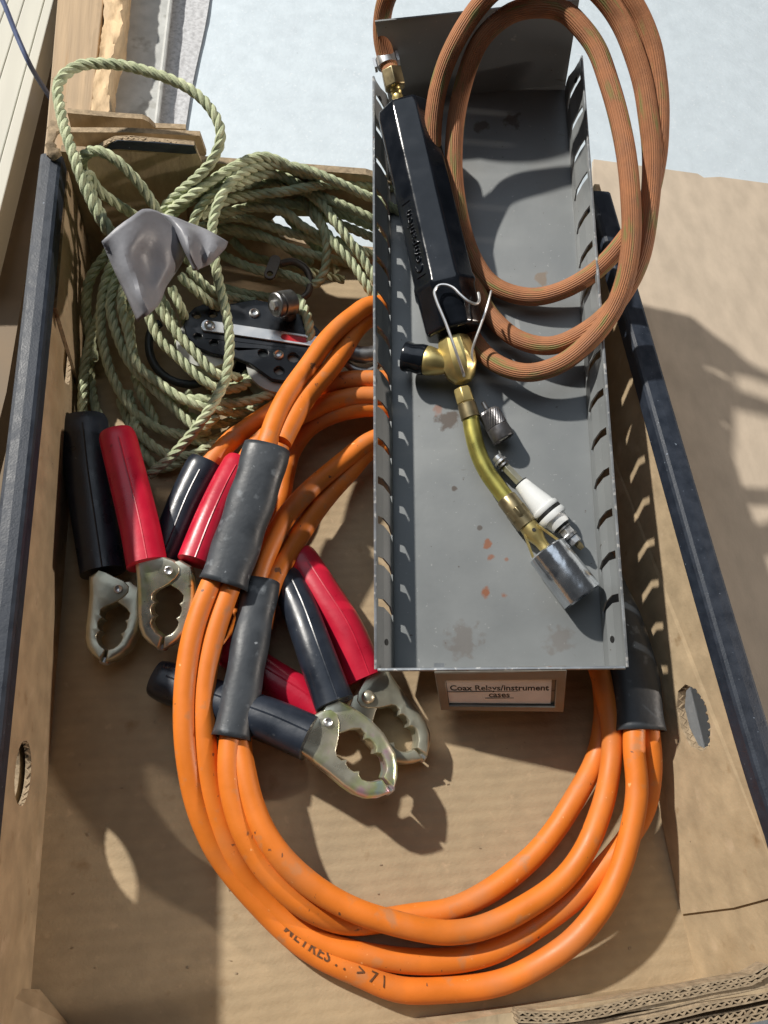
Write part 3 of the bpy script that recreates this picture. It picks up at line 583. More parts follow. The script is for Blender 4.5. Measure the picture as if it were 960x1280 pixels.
def clamp(piv, tip, handles, hm, flip=False, mz='zinc', label=None, up=Vector((0, 0, 1)), dome=False):
    p = U(*piv); q = U(*tip); d = q-p; sc = d.length/49.3
    ly = d.normalized(); lz = (up-ly*up.dot(ly)).normalized(); lx = ly.cross(lz)*(-1 if False else 1)
    if flip: lx = -lx
    a = math.atan2(6, 49)*(1 if True else 0); ly, lx = ly*math.cos(a)+lx*math.sin(a), lx*math.cos(a)-ly*math.sin(a)
    f = lambda x, y, h: p+lx*(x*sc*1.15)+ly*(y*sc)+lz*h
    bm = bmesh.new(); jawbody(bm, JL, set(range(1, 8)), f, -.0085, .0060, .0034); c = obj('clamp', bm, mz, jc, label=label)
    bm = bmesh.new(); jawbody(bm, JR, set(range(0, 8)), f, -.0080, .0070, .0034); obj('jaw', bm, mz, c)
    bm = bmesh.new()
    if dome: lathe(bm, f(0, 0, .0073), lz, [(0, .0042), (.0012, .0041), (.0024, .0032), (.003, .0016), (.0031, .0001)], 18)
    else: lathe(bm, f(0, 0, .0072), lz, [(0, .0026), (.0012, .0026), (.0014, .0022), (.0006, .0012), (.0005, .0001)], 18)
    obj('rivet', bm, 'steel' if not dome else 'zinc_dull', c)
    bm = bmesh.new()
    lathe(bm, f(-5.2, 47.5, -.0005), ly, [(-.002, .0036), (.001, .0036), (.002, .0025), (.0023, .0001)], 12); obj('contact_tip', bm, 'steel', c)
    for H in handles:
        L, ra, rb, rz = H; P = crom(px(L), .003); bm = bmesh.new(); n = len(P)-1
        def rr(f_): return (ra+(rb-ra)*f_)*(1-.10*max(0, (f_-.96)/.04))
        tube(bm, P, rr, 26, rz=lambda f_: rz*(1+.08*math.sin(f_*3.1))*(1-.10*max(0, (f_-.96)/.04)), pw=.86)
        fr = frames(P)     # moulding seam
        sp = [P[i]+fr[i][1]*(rz*(1+.08*math.sin(i/n*3.1))*.985)+fr[i][2]*.0012 for i in range(0, int(n*.95))]
        tube(bm, sp, .0006, 5)
        h = obj('handle', bm, hm, c)
        bm = bmesh.new(); t = (P[-1]-P[-4]).normalized(); lathe(bm, P[-1], t, [(-.001, rb*.62), (.00015, rb*.62)], 18); obj('handle_bore', bm, 'rubber', c)  # black end disc stands for the shade inside the open grip
    return c
clamp((151, 739, 20), (130, 829, 14), [([(129, 716, 18), (121, 660, 19), (111, 590, 20), (104, 524, 21)], .0138, .0166, .0118), ([(190, 724, 19), (208, 690, 20), (236, 622, 24), (258, 578, 28)], .0112, .0122, .0115)], 'black_vinyl', mz='zinc_dull', label='black clamp at the far left')
clamp((213, 713, 40), (202, 812, 24), [([(184, 706, 42), (174, 655, 42), (158, 590, 41), (146, 542, 41)], .0122, .0118, .0108), ([(243, 703, 39), (262, 655, 39), (284, 607, 37), (300, 578, 35)], .0108, .0104, .0104)], 'red_vinyl', label='red clamp lying over the black one')
clamp((457, 873, 16), (531, 948, 11), [([(456, 848, 20), (432, 790, 22), (402, 742, 20), (372, 695, 16)], .0124, .0118, .0118), ([(400, 888, 15), (372, 868, 14), (330, 842, 13), (282, 808, 13)], .0118, .0112, .0112)], 'red_vinyl', flip=True, mz='zinc_dull', label='red clamp under the drawer corner', dome=True)
clamp((407, 904, 36), (489, 990, 30), [([(418, 880, 37), (396, 820, 35), (376, 765, 28), (357, 722, 20)], .0118, .0108, .0110), ([(388, 923, 38), (345, 904, 32), (270, 877, 23), (196, 848, 16)], .0132, .0120, .0122)], 'black_vinyl', label='black clamp with the greenish plated jaws')

# ================================================================== rope
rp = thing('rope', 'pale green twisted rope in a loose tangled coil with a tape flag', 'rope', U(250, 400, 0))
RR = .0034
bm_rope = bmesh.new()
def rope(L, r=RR, pts=None):
    P = crom(pts or px(L), .0016); fr = frames(P); pitch = .0195; s = 0
    ph = random.uniform(0, 6)
    cols = [[], [], []]
    for i, p in enumerate(P):
        if i: s += (p-P[i-1]).length
        t, n, b = fr[i]
        for j in range(3):
            a = ph+math.tau*(s/pitch+j/3); cols[j].append(p+(n*math.cos(a)+b*math.sin(a))*(r*.50))
    for c in cols:
        f2 = frames(c); rings = [ring(bm_rope, q, f2[i][1], f2[i][2], r*.56, r*.56, 7) for i, q in enumerate(c)]
        for r0, r1 in zip(rings, rings[1:]):
            for k in range(7): bm_rope.faces.new((r0[k], r1[k], r1[(k+1) % 7], r0[(k+1) % 7]))
        bm_rope.faces.new(rings[0]); bm_rope.faces.new(rings[-1][::-1])
# two free loops at the corner
rope([(175, 360, 60), (150, 310, 96), (128, 278, 112), (108, 238, 122), (92, 195, 130), (76, 140, 134), (74, 103, 136), (97, 83, 138), (140, 80, 140), (190, 91, 140), (238, 112, 138), (266, 140, 134), (276, 168, 128), (267, 198, 118), (246, 222, 106), (222, 243, 94), (205, 262, 84), (198, 300, 70), (196, 350, 50)])
rope([(180, 340, 60), (156, 312, 92), (134, 282, 108), (118, 250, 116), (108, 224, 118), (112, 219, 116), (122, 236, 108), (142, 252, 98), (163, 266, 88), (190, 285, 72), (240, 330, 50)])
rope([(120, 240, 84), (104, 214, 104), (103, 198, 116), (112, 190, 122), (124, 189, 124), (142, 198, 122), (161, 215, 116), (179, 236, 108), (193, 258, 100), (202, 280, 90), (210, 320, 70)])
# left bundle
rope([(150, 320, 50), (134, 355, 42), (124, 395, 34), (113, 425, 27), (107, 450, 22), (104, 483, 18), (103, 518, 14), (104, 560, 8)])
rope([(116, 400, 10), (112, 440, 8), (114, 483, 7), (119, 508, 7), (128, 531, 6), (134, 600, 6)])
rope([(135, 315, 60), (112, 350, 48), (108, 390, 36), (112, 420, 26), (118, 450, 20)])
rope([(148, 310, 66), (130, 360, 52), (126, 410, 40), (135, 456, 30), (147, 484, 24), (163, 509, 19), (180, 525, 16), (207, 539, 14), (238, 545, 13), (262, 538, 14)])
rope([(150, 330, 58), (138, 380, 50), (147, 421, 43), (162, 453, 36), (185, 479, 31), (208, 501, 28), (229, 521, 26), (249, 535, 25), (272, 520, 27)])
rope([(160, 340, 64), (152, 380, 56), (160, 414, 48), (172, 456, 42), (195, 476, 39), (222, 495, 36), (255, 509, 33), (290, 512, 30)])
rope([(170, 350, 60), (162, 394, 48), (165, 437, 38), (172, 480, 20), (196, 530, 8)])
rope([(178, 375, 66), (186, 396, 62), (201, 426, 56), (227, 451, 51), (252, 474, 47), (276, 486, 44), (300, 484, 40), (318, 470, 30)])
rope([(190, 370, 70), (202, 389, 66), (222, 417, 61), (246, 443, 57), (270, 467, 53), (284, 470, 50), (300, 472, 44)])
rope([(214, 360, 58), (226, 385, 52), (232, 402, 38), (236, 425, 12)]); rope([(200, 370, 50), (212, 392, 44), (222, 420, 34), (226, 450, 20)])
rope([(225, 345, 62), (244, 362, 58), (262, 378, 50), (285, 392, 34)]); rope([(236, 335, 60), (262, 362, 52), (292, 372, 44), (318, 378, 36)])
rope([(160, 490, 12), (168, 518, 14), (172, 538, 15), (188, 555, 14), (208, 567, 12), (236, 570, 12), (263, 558, 14), (290, 548, 14)])
rope([(150, 500, 8), (176, 560, 7), (200, 585, 7), (232, 575, 8), (262, 566, 8)])
rope([(186, 594, 24), (208, 577, 30), (227, 557, 36), (250, 529, 44), (268, 502, 52), (282, 472, 60), (287, 435, 68), (284, 398, 74), (275, 359, 82), (269, 327, 88), (265, 290, 94), (269, 265, 98), (277, 245, 102), (292, 224, 104), (310, 212, 104), (330, 207, 103), (356, 207, 102), (388, 214, 100), (420, 227, 97), (450, 241, 92), (471, 250, 88), (510, 270, 80)])
rope([(212, 500, 22), (232, 499, 30), (258, 499, 34), (285, 504, 34), (316, 500, 34), (336, 494, 34), (354, 489, 32), (380, 480, 24)])
rope([(240, 505, 22), (272, 513, 24), (300, 515, 24), (330, 506, 22), (350, 496, 22)]); rope([(266, 486, 30), (290, 484, 34), (302, 478, 34), (310, 466, 26)])
rope([(235, 520, 16), (262, 530, 16), (285, 528, 14), (306, 515, 10)]); rope([(222, 540, 10), (250, 552, 10), (280, 545, 10), (300, 530, 8)])
# heap along the back wall
rope([(214, 262, 88), (240, 244, 98), (265, 226, 104), (287, 212, 107), (310, 200, 108), (330, 196, 108), (352, 203, 104), (372, 214, 98), (400, 224, 90)])
rope([(200, 285, 78), (222, 262, 86), (243, 246, 92), (275, 224, 98), (300, 222, 98), (325, 216, 97), (352, 220, 94), (374, 231, 88), (396, 240, 78)])
rope([(205, 275, 84), (230, 256, 90), (260, 240, 94), (294, 233, 92), (330, 228, 88), (360, 236, 82)])
rope([(236, 300, 78), (241, 281, 84), (247, 266, 90), (258, 250, 95), (280, 234, 98), (305, 226, 98), (340, 215, 98)])
rope([(250, 270, 80), (285, 250, 86), (322, 243, 88), (352, 240, 89), (384, 234, 90), (405, 231, 88), (430, 232, 82), (468, 240, 74), (500, 250, 66)])
rope([(400, 228, 84), (432, 229, 86), (468, 232, 86), (510, 236, 84)]); rope([(372, 238, 74), (395, 243, 80), (420, 253, 80), (443, 263, 77), (472, 277, 72), (510, 298, 64)])
rope([(378, 232, 72), (389, 244, 78), (407, 260, 78), (420, 279, 76), (434, 297, 72), (451, 320, 66), (470, 352, 58), (480, 375, 50)])
rope([(362, 236, 66), (376, 250, 70), (394, 272, 68), (408, 290, 66), (421, 308, 64), (440, 329, 60), (456, 353, 56), (470, 375, 50)])
rope([(255, 272, 70), (282, 266, 76), (318, 259, 78), (356, 265, 75), (376, 281, 68), (396, 293, 60), (420, 306, 50)])
rope([(250, 284, 62), (279, 273, 68), (300, 272, 68), (329, 280, 65), (363, 291, 60), (399, 301, 55), (440, 318, 46)])
rope([(252, 296, 55), (277, 286, 60), (317, 291, 58), (357, 308, 53), (398, 320, 48), (440, 330, 42)])
rope([(272, 315, 40), (297, 328, 44), (324, 338, 44), (361, 344, 42), (393, 355, 42), (403, 345, 46), (408, 325, 54), (407, 296, 64), (398, 272, 70), (386, 256, 70)])
rope([(400, 268, 64), (425, 280, 62), (466, 297, 56), (500, 312, 48)]); rope([(420, 300, 46), (454, 314, 46), (474, 321, 44), (500, 330, 42)])
rope([(262, 278, 50), (300, 292, 44), (340, 300, 40), (390, 330, 34)]); rope([(290, 300, 36), (310, 318, 30), (350, 330, 24), (430, 350, 20)])
rope([(330, 236, 70), (352, 262, 60), (372, 286, 52), (396, 310, 44), (420, 340, 34)]); rope([(300, 246, 72), (330, 250, 74), (372, 256, 70), (420, 266, 64), (472, 286, 56)])
rope([(352, 372, 40), (372, 374, 46), (380, 386, 48), (387, 410, 46), (388, 432, 42), (384, 450, 36)], .0036)
rope([(274, 358, 30), (302, 366, 26), (340, 372, 24)])
rope([(229, 518, 16), (232, 505, 20), (236, 490, 20)], .0030)
bmesh.ops.recalc_face_normals(bm_rope, faces=bm_rope.faces)
vco = [v.co.copy() for v in bm_rope.verts]; nv = len(vco); rnd = random.Random(3)
for k in range(1500):                # loose fibres
    p = vco[rnd.randrange(nv)]; n_ = Vector((rnd.uniform(-1, 1), rnd.uniform(-1, 1), rnd.uniform(-.2, 1))).normalized(); t_ = n_.cross(Vector((rnd.random(), rnd.random(), rnd.random()))).normalized()
    l_ = rnd.uniform(.0008, .0026); w_ = .00012; q = p+n_*l_*.6+t_*l_*.4; r_ = q+n_*l_*.2+t_*l_*.6
    vs = [bm_rope.verts.new(x) for x in (p-t_*w_, p+n_.cross(t_)*w_, q+n_.cross(t_)*w_, q-n_.cross(t_)*w_, r_)]
    bm_rope.faces.new((vs[0], vs[1], vs[2], vs[3])); bm_rope.faces.new((vs[3], vs[2], vs[4]))
obj('rope_coil', bm_rope, 'rope', rp)
def patch(name, rows, mat_, parent, sub=6, label=None):
    bm = bmesh.new(); rr = [crom([U(*p) for p in r], .004) for r in rows]; n = 18
    def at(c, f):
        x = f*(len(c)-1); i = min(int(x), len(c)-2); return c[i].lerp(c[i+1], x-i)
    rr = [[at(r, k/n) for k in range(n+1)] for r in rr]
    colr = [crom([r[k] for r in rr], .002) for k in range(n+1)]; mlen = 22
    g = [[bm.verts.new(at(c, j/mlen)) for j in range(mlen+1)] for c in colr]
    for a, b in zip(g, g[1:]):
        for j in range(mlen): bm.faces.new((a[j], a[j+1], b[j+1], b[j]))
    for v in bm.verts: v.co.z += .0014*noise.noise(v.co*90)+.0002*noise.noise(v.co*240)
    return obj(name, bm, mat_, parent, solid=.0003, label=label)
patch('tape_flag', [[(127, 302, 120), (146, 284, 125), (164, 271, 127), (184, 261, 124), (200, 266, 119)],
                    [(134, 318, 113), (152, 305, 121), (172, 297, 121), (200, 278, 118), (221, 288, 110)],
                    [(142, 336, 107), (158, 326, 117), (178, 322, 111), (208, 302, 112), (230, 309, 101)],
                    [(152, 358, 101), (168, 350, 113), (186, 348, 103), (212, 330, 104), (231, 322, 95)],
                    [(162, 380, 97), (178, 373, 109), (194, 368, 99), (206, 352, 97), (216, 346, 91)],
                    [(172, 403, 92), (186, 392, 103), (196, 384, 97), (204, 370, 92), (208, 357, 88)]], 'film', rp)
patch('tape_flag', [[(197, 265, 113), (220, 272, 114), (250, 283, 106), (272, 294, 104), (285, 301, 98)],
                    [(212, 280, 110), (232, 290, 115), (254, 297, 106), (270, 305, 106), (281, 312, 98)],
                    [(228, 310, 104), (238, 317, 111), (252, 320, 101), (262, 322, 103), (269, 324, 97)],
                    [(242, 339, 96), (247, 338, 101), (252, 335, 95), (258, 332, 97), (262, 330, 94)]], 'film', rp)

# ================================================================== pulley block
pb = thing('pulley_block', 'black fiddle pulley block with steel strap and red insert among the rope', 'pulley', U(310, 425, 0))
OUT = [(229, 405), (233, 394), (243, 384), (256, 379), (270, 381), (290, 379), (318, 374), (345, 379), (366, 388), (388, 400), (404, 418), (406, 440), (398, 458), (384, 470), (362, 477), (340, 474), (326, 464), (312, 454), (294, 447), (266, 442), (246, 434), (233, 421)]
HOL = [(246, 394, 5), (266, 393, 5), (247, 420, 5), (267, 428, 5), (329, 441, 6), (367, 447, 7), (349, 463, 6)]
zt = 44
q = [U(p[0], p[1], zt) for p in OUT]; hs = []
for hx, hy, hr in HOL:
    c = U(hx, hy, zt); rr_ = (U(hx+hr, hy, zt)-c).length; hs.append([(c.x+rr_*math.cos(math.tau*k/12), c.y+rr_*math.sin(math.tau*k/12)) for k in range(12)])
for zz in (zt, zt-24):
    bm = bmesh.new(); plate(bm, [(p.x, p.y) for p in q], hs, lambda a, b, h: Vector((a, b, h)), (zz-4)/1000, zz/1000); obj('cheek_plate', bm, 'cheek', pb, bevel=.0007)
for cx, cy, r in ((258, 414, .021), (352, 440, .025)):
    bm = bmesh.new(); c = U(cx, cy, zt); lathe(bm, (c.x, c.y-.006, (zt-22)/1000), Z3, [(0, r), (.004, r*.99), (.009, r*.8), (.014, r*.99), (.0178, r)], 36); obj('sheave', bm, 'sheave', pb)
a, b = U(262, 409, zt), U(425, 433, zt); d = (b-a).normalized(); e = Z3.cross(d); bm = bmesh.new(); hw = .0045
sp = [(0, hw*1.2), (-.003, hw*1.15)]; Ls = (b-a).length
pts = [(hw*1.3*math.cos(t), hw*1.3*math.sin(t)) for t in np.linspace(math.pi*.7, math.pi*1.3, 7)]+[(0.006, -hw), (Ls, -hw), (Ls, hw), (.006, hw)]
s0, s1 = (U(351, 422, zt)-a).dot(d), (U(385, 427, zt)-a).dot(d)
sl = oblong((s0+s1)/2, 0, (s1-s0)/2, .0026, 6)
bm = bmesh.new(); plate(bm, pts, [sl], lambda x, y, h: a+d*x+e*y+Z3*h, .0002, .0018); obj('strap', bm, 'steel', pb, bevel=.0003)
bm = bmesh.new(); plate(bm, oblong((s0+s1)/2, 0, (s1-s0)/2-.0002, .0025, 6), [], lambda x, y, h: a+d*x+e*y+Z3*h, .0002, .0010); obj('red_insert', bm, 'redpl', pb, smooth=False)
for rx, ry, zz in ((262, 409, 1.9), (318, 392, .2), (348, 444, .2)):
    bm = bmesh.new(); lathe(bm, U(rx, ry, zt)+Z3*zz/1000, Z3, [(0, .0038), (.0012, .0036), (.0018, .0028), (.0009, .0022), (.0006, .0015), (-.0012, .0012), (-.0014, .0001)], 18); obj('rivet', bm, 'steel', pb)
c = U(352, 380, 60); ax = (U(330, 383, 66)-U(362, 378, 58)).normalized(); bm = bmesh.new()      # swivel barrel
lathe(bm, c, -ax, [(-.006, .0001), (-.006, .0078), (-.0052, .0086), (-.0022, .0086), (-.0020, .0078), (-.0012, .0078), (-.0010, .0090), (.0085, .0090), (.0092, .0084), (.0092, .0001)], 28); sw_ = obj('swivel_barrel', bm, 'darksteel', pb)
bm = bmesh.new(); lathe(bm, c+ax*.006, ax, [(0, .0036), (.0022, .0036), (.0024, .0032), (.0024, .0001)], 6); obj('bolt_head', bm, 'steel', pb)
bm = bmesh.new(); lathe(bm, U(360, 394, 45), Z3, [(0, .006), (.006, .006), (.0065, .005), (.0066, .0001)], 16); obj('swivel_base', bm, 'darksteel', pb)
bm = bmesh.new(); tube(bm, crom([U(418, 436, 40), U(436, 440, 40), U(454, 444, 40), U(470, 442, 40)], .004), .0062, 12); tube(bm, crom([U(430, 452, 36), U(444, 462, 36), U(462, 464, 36), U(474, 455, 36)], .003), .0028, 10); obj('becket', bm, 'darksteel', pb)
# shackle in the rope
sh_ = thing('shackle', 'dull steel bow shackle lying in the rope above the pulley', 'shackle', U(360, 345, 20))
bm = bmesh.new(); tube(bm, crom([U(350, 330, 44), U(366, 327, 44), U(382, 336, 43), U(388, 352, 42), (U(384, 368, 41)), U(372, 376, 40)], .003), .0027, 10); obj('bow', bm, 'oldsteel', sh_)
a, b = U(345, 324, 52), U(336, 348, 50); d = (b-a).normalized(); e = Z3.cross(d)
o_ = [((b-a).length*.5+x, y) for x, y in [(p[0], p[1]) for p in oblong(0, 0, .0105, .0042, 8)]]
bm = bmesh.new(); plate(bm, o_, [[((b-a).length*.5+.006+.0022*math.cos(math.tau*k/10), .0022*math.sin(math.tau*k/10)) for k in range(10)]], lambda x, y, h: a+d*x+e*y+Z3*h, 0, .0022); obj('link_plate', bm, 'oldsteel', sh_, bevel=.0005)
bm = bmesh.new(); tube(bm, crom(px([(200, 404, 20), (190, 412, 20), (186, 430, 18), (190, 450, 16), (202, 467, 14), (222, 478, 13), (246, 480, 14), (262, 470, 14)]), .003), .0031, 10)
obj('black_cord', bm, 'blackcord', label='short black cord loop curved beside the left end of the pulley', cat='cord')

# ================================================================== gas torch
tr = thing('gas_torch', 'gas torch with black handle, brass burner tube and brown braided hose in the drawer', 'torch', V(560, 400, 0))
# handle: eight sided tapered grip
ha, hb = V(505, 137, 38), V(569, 418, 21); hd = (hb-ha).normalized(); hl = (hb-ha).length
bm = bmesh.new(); fr0 = hd.cross(DN).normalized(); up_ = fr0.cross(hd).normalized()
rings = []
for t, r in [(t_, r_*1.52) for t_, r_ in ((0, .0096), (.012, .0114), (.05, .0121), (.45, .0122), (.78, .0126), (.80, .0132), (.815, .0133), (.83, .0125), (.985, .0122), (1, .0112))]:
    rings.append(ring(bm, ha+hd*(hl*t), fr0, up_, r*1.08, r*.98, 8, 1) if False else [bm.verts.new(ha+hd*(hl*t)+fr0*(math.cos(math.tau*(k+.5)/8)*r*1.12)+up_*(math.sin(math.tau*(k+.5)/8)*r*1.02)) for k in range(8)])
skin(bm, rings); bmesh.ops.recalc_face_normals(bm, faces=bm.faces); hnd = obj('handle', bm, 'gloss_black', tr, bevel=.0056)
hnd.modifiers['b'].segments = 4; hnd.modifiers['b'].angle_limit = R(30)
# raised lettering on the left upper facet
fa = math.tau*(2.5+.5)/8; fa = math.radians(135-0); nf = fr0*math.cos(fa)*1.0+up_*math.sin(fa)
r_ = .0112; v0 = ha+hd*(hl*.38)
va, vb = math.tau*.5/8, math.tau*1.5/8
def facet(s, t, h):                 # s along the handle from its nozzle end, t across the facet
    rr2 = 1.52*(.0126-(.0004)*((s+hl*.02)/(hl*.33))); f0 = fr0*(math.cos(va)*rr2*1.12)+up_*(math.sin(va)*rr2*1.02); f1 = fr0*(math.cos(vb)*rr2*1.12)+up_*(math.sin(vb)*rr2*1.02)
    mid = (f0+f1)/2; tt = (f0-f1).normalized(); nn = tt.cross(hd); nn = nn if nn.dot(mid) > 0 else -nn
    return ha+hd*(hl*.765-s)+mid+tt*t+nn.normalized()*h
# the facet facing up and to the left
sgnf = 1
bm = bmesh.new(); add_text(bm, text_mesh('Companion', .0088, .0001, 'LEFT', 1.08), lambda x, y, z: facet(x+.003, y-.0028, z-.0001), .0009)
for s in (.0005, .0535): box(bm, facet(s, 0, .0003), hd, (facet(s, .001, 0)-facet(s, 0, 0)).normalized(), (facet(s, 0, .001)-facet(s, 0, 0)).normalized(), .0006, .0078, .0006)
obj('raised_lettering', bm, 'gloss_black', hnd, smooth=False)
# inlet: barb, hex nut, band clip
ia = V(490, 92, 44); ib = V(500, 136, 36)
bm = bmesh.new(); ax = (ib-ia).normalized(); lathe(bm, ia, ax, [(.006, .0036), (.010, .0040), (.0115, .0034), (.013, .0040), (.0145, .0034), (.016, .0040), (.0175, .0036), (.021, .0040), (.0215, .0055), (.025, .0060)], 16); obj('inlet_barb', bm, 'brass', tr)
bm = bmesh.new(); lathe(bm, ia, ax, [(-.003, .0058), (-.0022, .0078), (.0095, .0080), (.0105, .0066)], 6, .3); obj('hex_nut', bm, 'bronze', tr, bevel=.0005)
HR = .0061
hose = [(491, 96, 44), (485, 80, 45), (478, 52, 54), (478, 22, 66), (487, -10, 82), (520, -60, 100), (590, -105, 108), (680, -100, 106), (745, -55, 100), (788, 0, 90), (803, 27, 84), (815, 60, 78), (821, 95, 72), (824, 128, 67), (824, 160, 62), (821, 200, 55), (808, 255, 44), (782, 298, 35), (745, 338, 24), (700, 364, 15), (660, 371, 11), (616, 356, 11), (590, 320, 14), (573, 262, 22), (567, 195, 34), (575, 122, 48), (600, 52, 70), (636, 18, 81), (672, 9, 85), (704, 14, 84), (728, 36, 81), (746, 62, 78), (761, 103, 74), (773, 145, 70), (783, 195, 66), (788, 245, 61), (789, 300, 53), (781, 350, 45), (766, 388, 38), (738, 425, 31), (700, 455, 25), (660, 466, 21), (622, 455, 17), (594, 428, 13), (572, 380, 12), (556, 310, 18), (543, 220, 32), (541, 160, 46), (550, 102, 60), (570, 52, 74), (602, 4, 87), (640, -28, 102), (690, -40, 102), (730, -25, 98), (757, 0, 92), (776, 28, 86), (790, 60, 81), (803, 102, 74), (810, 144, 68), (815, 194, 60), (812, 255, 50), (798, 330, 41), (768, 382, 31), (735, 412, 24), (690, 432, 18), (650, 425, 15), (616, 398, 12), (594, 360, 10), (578, 318, 8)]
bm = bmesh.new(); HP = crom(pv(hose), .0035); tube(bm, HP, HR, 24, uv=True); hs_ = obj('hose', bm, 'hose', tr)
bm = bmesh.new(); c0 = V(483, 77, 45.5); axh = (V(478, 52, 50)-V(490, 96, 44)).normalized(); lathe(bm, c0, axh, [(-.0032, .0064), (-.0032, .0072), (.0032, .0072), (.0032, .0064)], 24)
sd = axh.cross(DN).normalized()
for s in (-1, 1): box(bm, c0+sd*(s*.0082), sd, axh, DN, .0018, .0066, .0052)
obj('hose_clip', bm, 'steel', tr)
# brass body and control knob
bc = V(567, 456, 20); bd = (V(584, 496, 17)-V(566, 424, 21)).normalized()
bm = bmesh.new(); lathe(bm, V(566, 424, 21), bd, [(0, .0104), (.003, .0114), (.0065, .0122), (.014, .0127), (.020, .0122), (.0265, .0096), (.0305, .0058)], 8, .39, DN); body = obj('brass_body', bm, 'brass', tr, bevel=.0009)
kd = (V(510, 446, 18)-V(562, 456, 20)).normalized()
bm = bmesh.new(); lathe(bm, V(562, 456, 20), kd, [(.002, .0066), (.009, .0088), (.0150, .0100), (.0165, .0096)], 24); obj('valve_boss', bm, 'brass', tr)
bm = bmesh.new(); lathe(bm, V(562, 456, 20), kd, [(.0160, .0088), (.017, .0100), (.020, .0104), (.026, .0094), (.0300, .0104), (.0318, .0098), (.032, .0001)], 20); obj('control_knob', bm, 'gloss_black', tr)
# hooked wire
bm = bmesh.new(); tube(bm, crom(pv([(580, 470, 34), (579, 466, 37), (572, 446, 42), (558, 406, 45), (545, 374, 46), (543, 364, 46), (548, 357, 46), (557, 356, 46), (567, 360, 46), (575, 368, 46), (586, 377, 45), (595, 380, 43), (599, 376, 41), (598, 366, 39)]), .0015), .00095, 8)
tube(bm, crom(pv([(614, 364, 35), (611, 376, 37), (608, 386, 37), (601, 406, 35), (590, 440, 29), (592, 462, 22)]), .0015), .00085, 8); obj('hook_wire', bm, 'steel', tr)
# nut, bent tube, second nut
na = V(578, 488, 17); nb_ = V(590, 528, 15); nd = (nb_-na).normalized()
bm = bmesh.new(); lathe(bm, na, nd, [(-.0015, .0055), (0, .0062), (.0085, .0064), (.0095, .0054)], 6, .2, DN); obj('hex_nut', bm, 'brass', tr, bevel=.0005)
bm = bmesh.new(); lathe(bm, na+nd*.0092, nd, [(0, .0054), (.0008, .0061), (.0105, .0065), (.0108, .0056)], 24); obj('collar', bm, 'bronze', tr)
bm = bmesh.new(); TP = crom(pv([(587, 515, 15), (591, 540, 14), (598, 567, 13), (610, 592, 12.5), (626, 614, 12), (642, 634, 12)]), .002); tube(bm, TP, .0056, 22); obj('bent_tube', bm, 'brass_tube', tr)
ga, gb = V(632, 622, 12), V(659, 657, 12); gd = (gb-ga).normalized(); gl = (gb-ga).length
bm = bmesh.new(); lathe(bm, ga, gd, [(0, .0060), (.0008, .0066), (gl*.5, .0068), (gl*.98, .0068), (gl, .0058)], 24); nn_ = obj('collar', bm, 'bronze', tr)
bm = bmesh.new(); lathe(bm, ga+gd*gl*.42, gd, [(0, .0071), (.0004, .0076), (.0070, .0076), (.0074, .0071)], 6, 0, DN); obj('hex_nut', bm, 'bronze', tr, bevel=.0004)
# burner: cone with air hole, three fins, chrome cup
ba, bb = V(656, 652, 12), V(728, 746, 14); bdv = (bb-ba).normalized(); bl = (bb-ba).length
bm = bmesh.new(); lathe(bm, ba, bdv, [(0, .0058), (.006, .0060), (.011, .0056), (.016, .0040), (.0205, .0036), (.024, .0036)], 24); brn = obj('burner_stem', bm, 'brass', tr)
sd = bdv.cross(DN).normalized(); upb = sd.cross(bdv).normalized()
bm = bmesh.new()
for ang in (20, 140, 260):
    o2 = sd*math.cos(R(ang))+upb*math.sin(R(ang)); s2 = bdv.cross(o2)
    qd = [ba+bdv*.007+o2*.0052, ba+bdv*.007+o2*.0064, ba+bdv*.0235+o2*.0118, ba+bdv*.0235+o2*.0106]
    va_ = [bm.verts.new(v+s2*.0007) for v in qd]; vb_ = [bm.verts.new(v-s2*.0007) for v in qd]
    bm.faces.new(va_); bm.faces.new(vb_[::-1])
    for i in range(4): bm.faces.new((va_[i], vb_[i], vb_[(i+1) % 4], va_[(i+1) % 4]))
bmesh.ops.recalc_face_normals(bm, faces=bm.faces); obj('fins', bm, 'brass', brn, smooth=False)
bm = bmesh.new(); lathe(bm, ba+bdv*.0085+upb*.0058-sd*.0004, upb, [(-.001, .0012), (.0003, .0012)], 14); obj('air_hole', bm, 'rubber', brn)  # no real opening: a black disc for the hole's dark inside
bm = bmesh.new(); cr = .0130
lathe(bm, ba+bdv*.0225, bdv, [(0, .004), (0, cr*.93), (.001, cr), (bl-.0235, cr*1.03), (bl-.0225, cr*1.02), (bl-.0225, cr*.93), (.004, cr*.90), (.004, .002)], 40); obj('burner_cup', bm, 'chrome', tr)
bm = bmesh.new(); lathe(bm, ba+bdv*.027, bdv, [(0, cr*.89), (.002, cr*.89)], 32); obj('flame_holder', bm, 'rubber', tr)

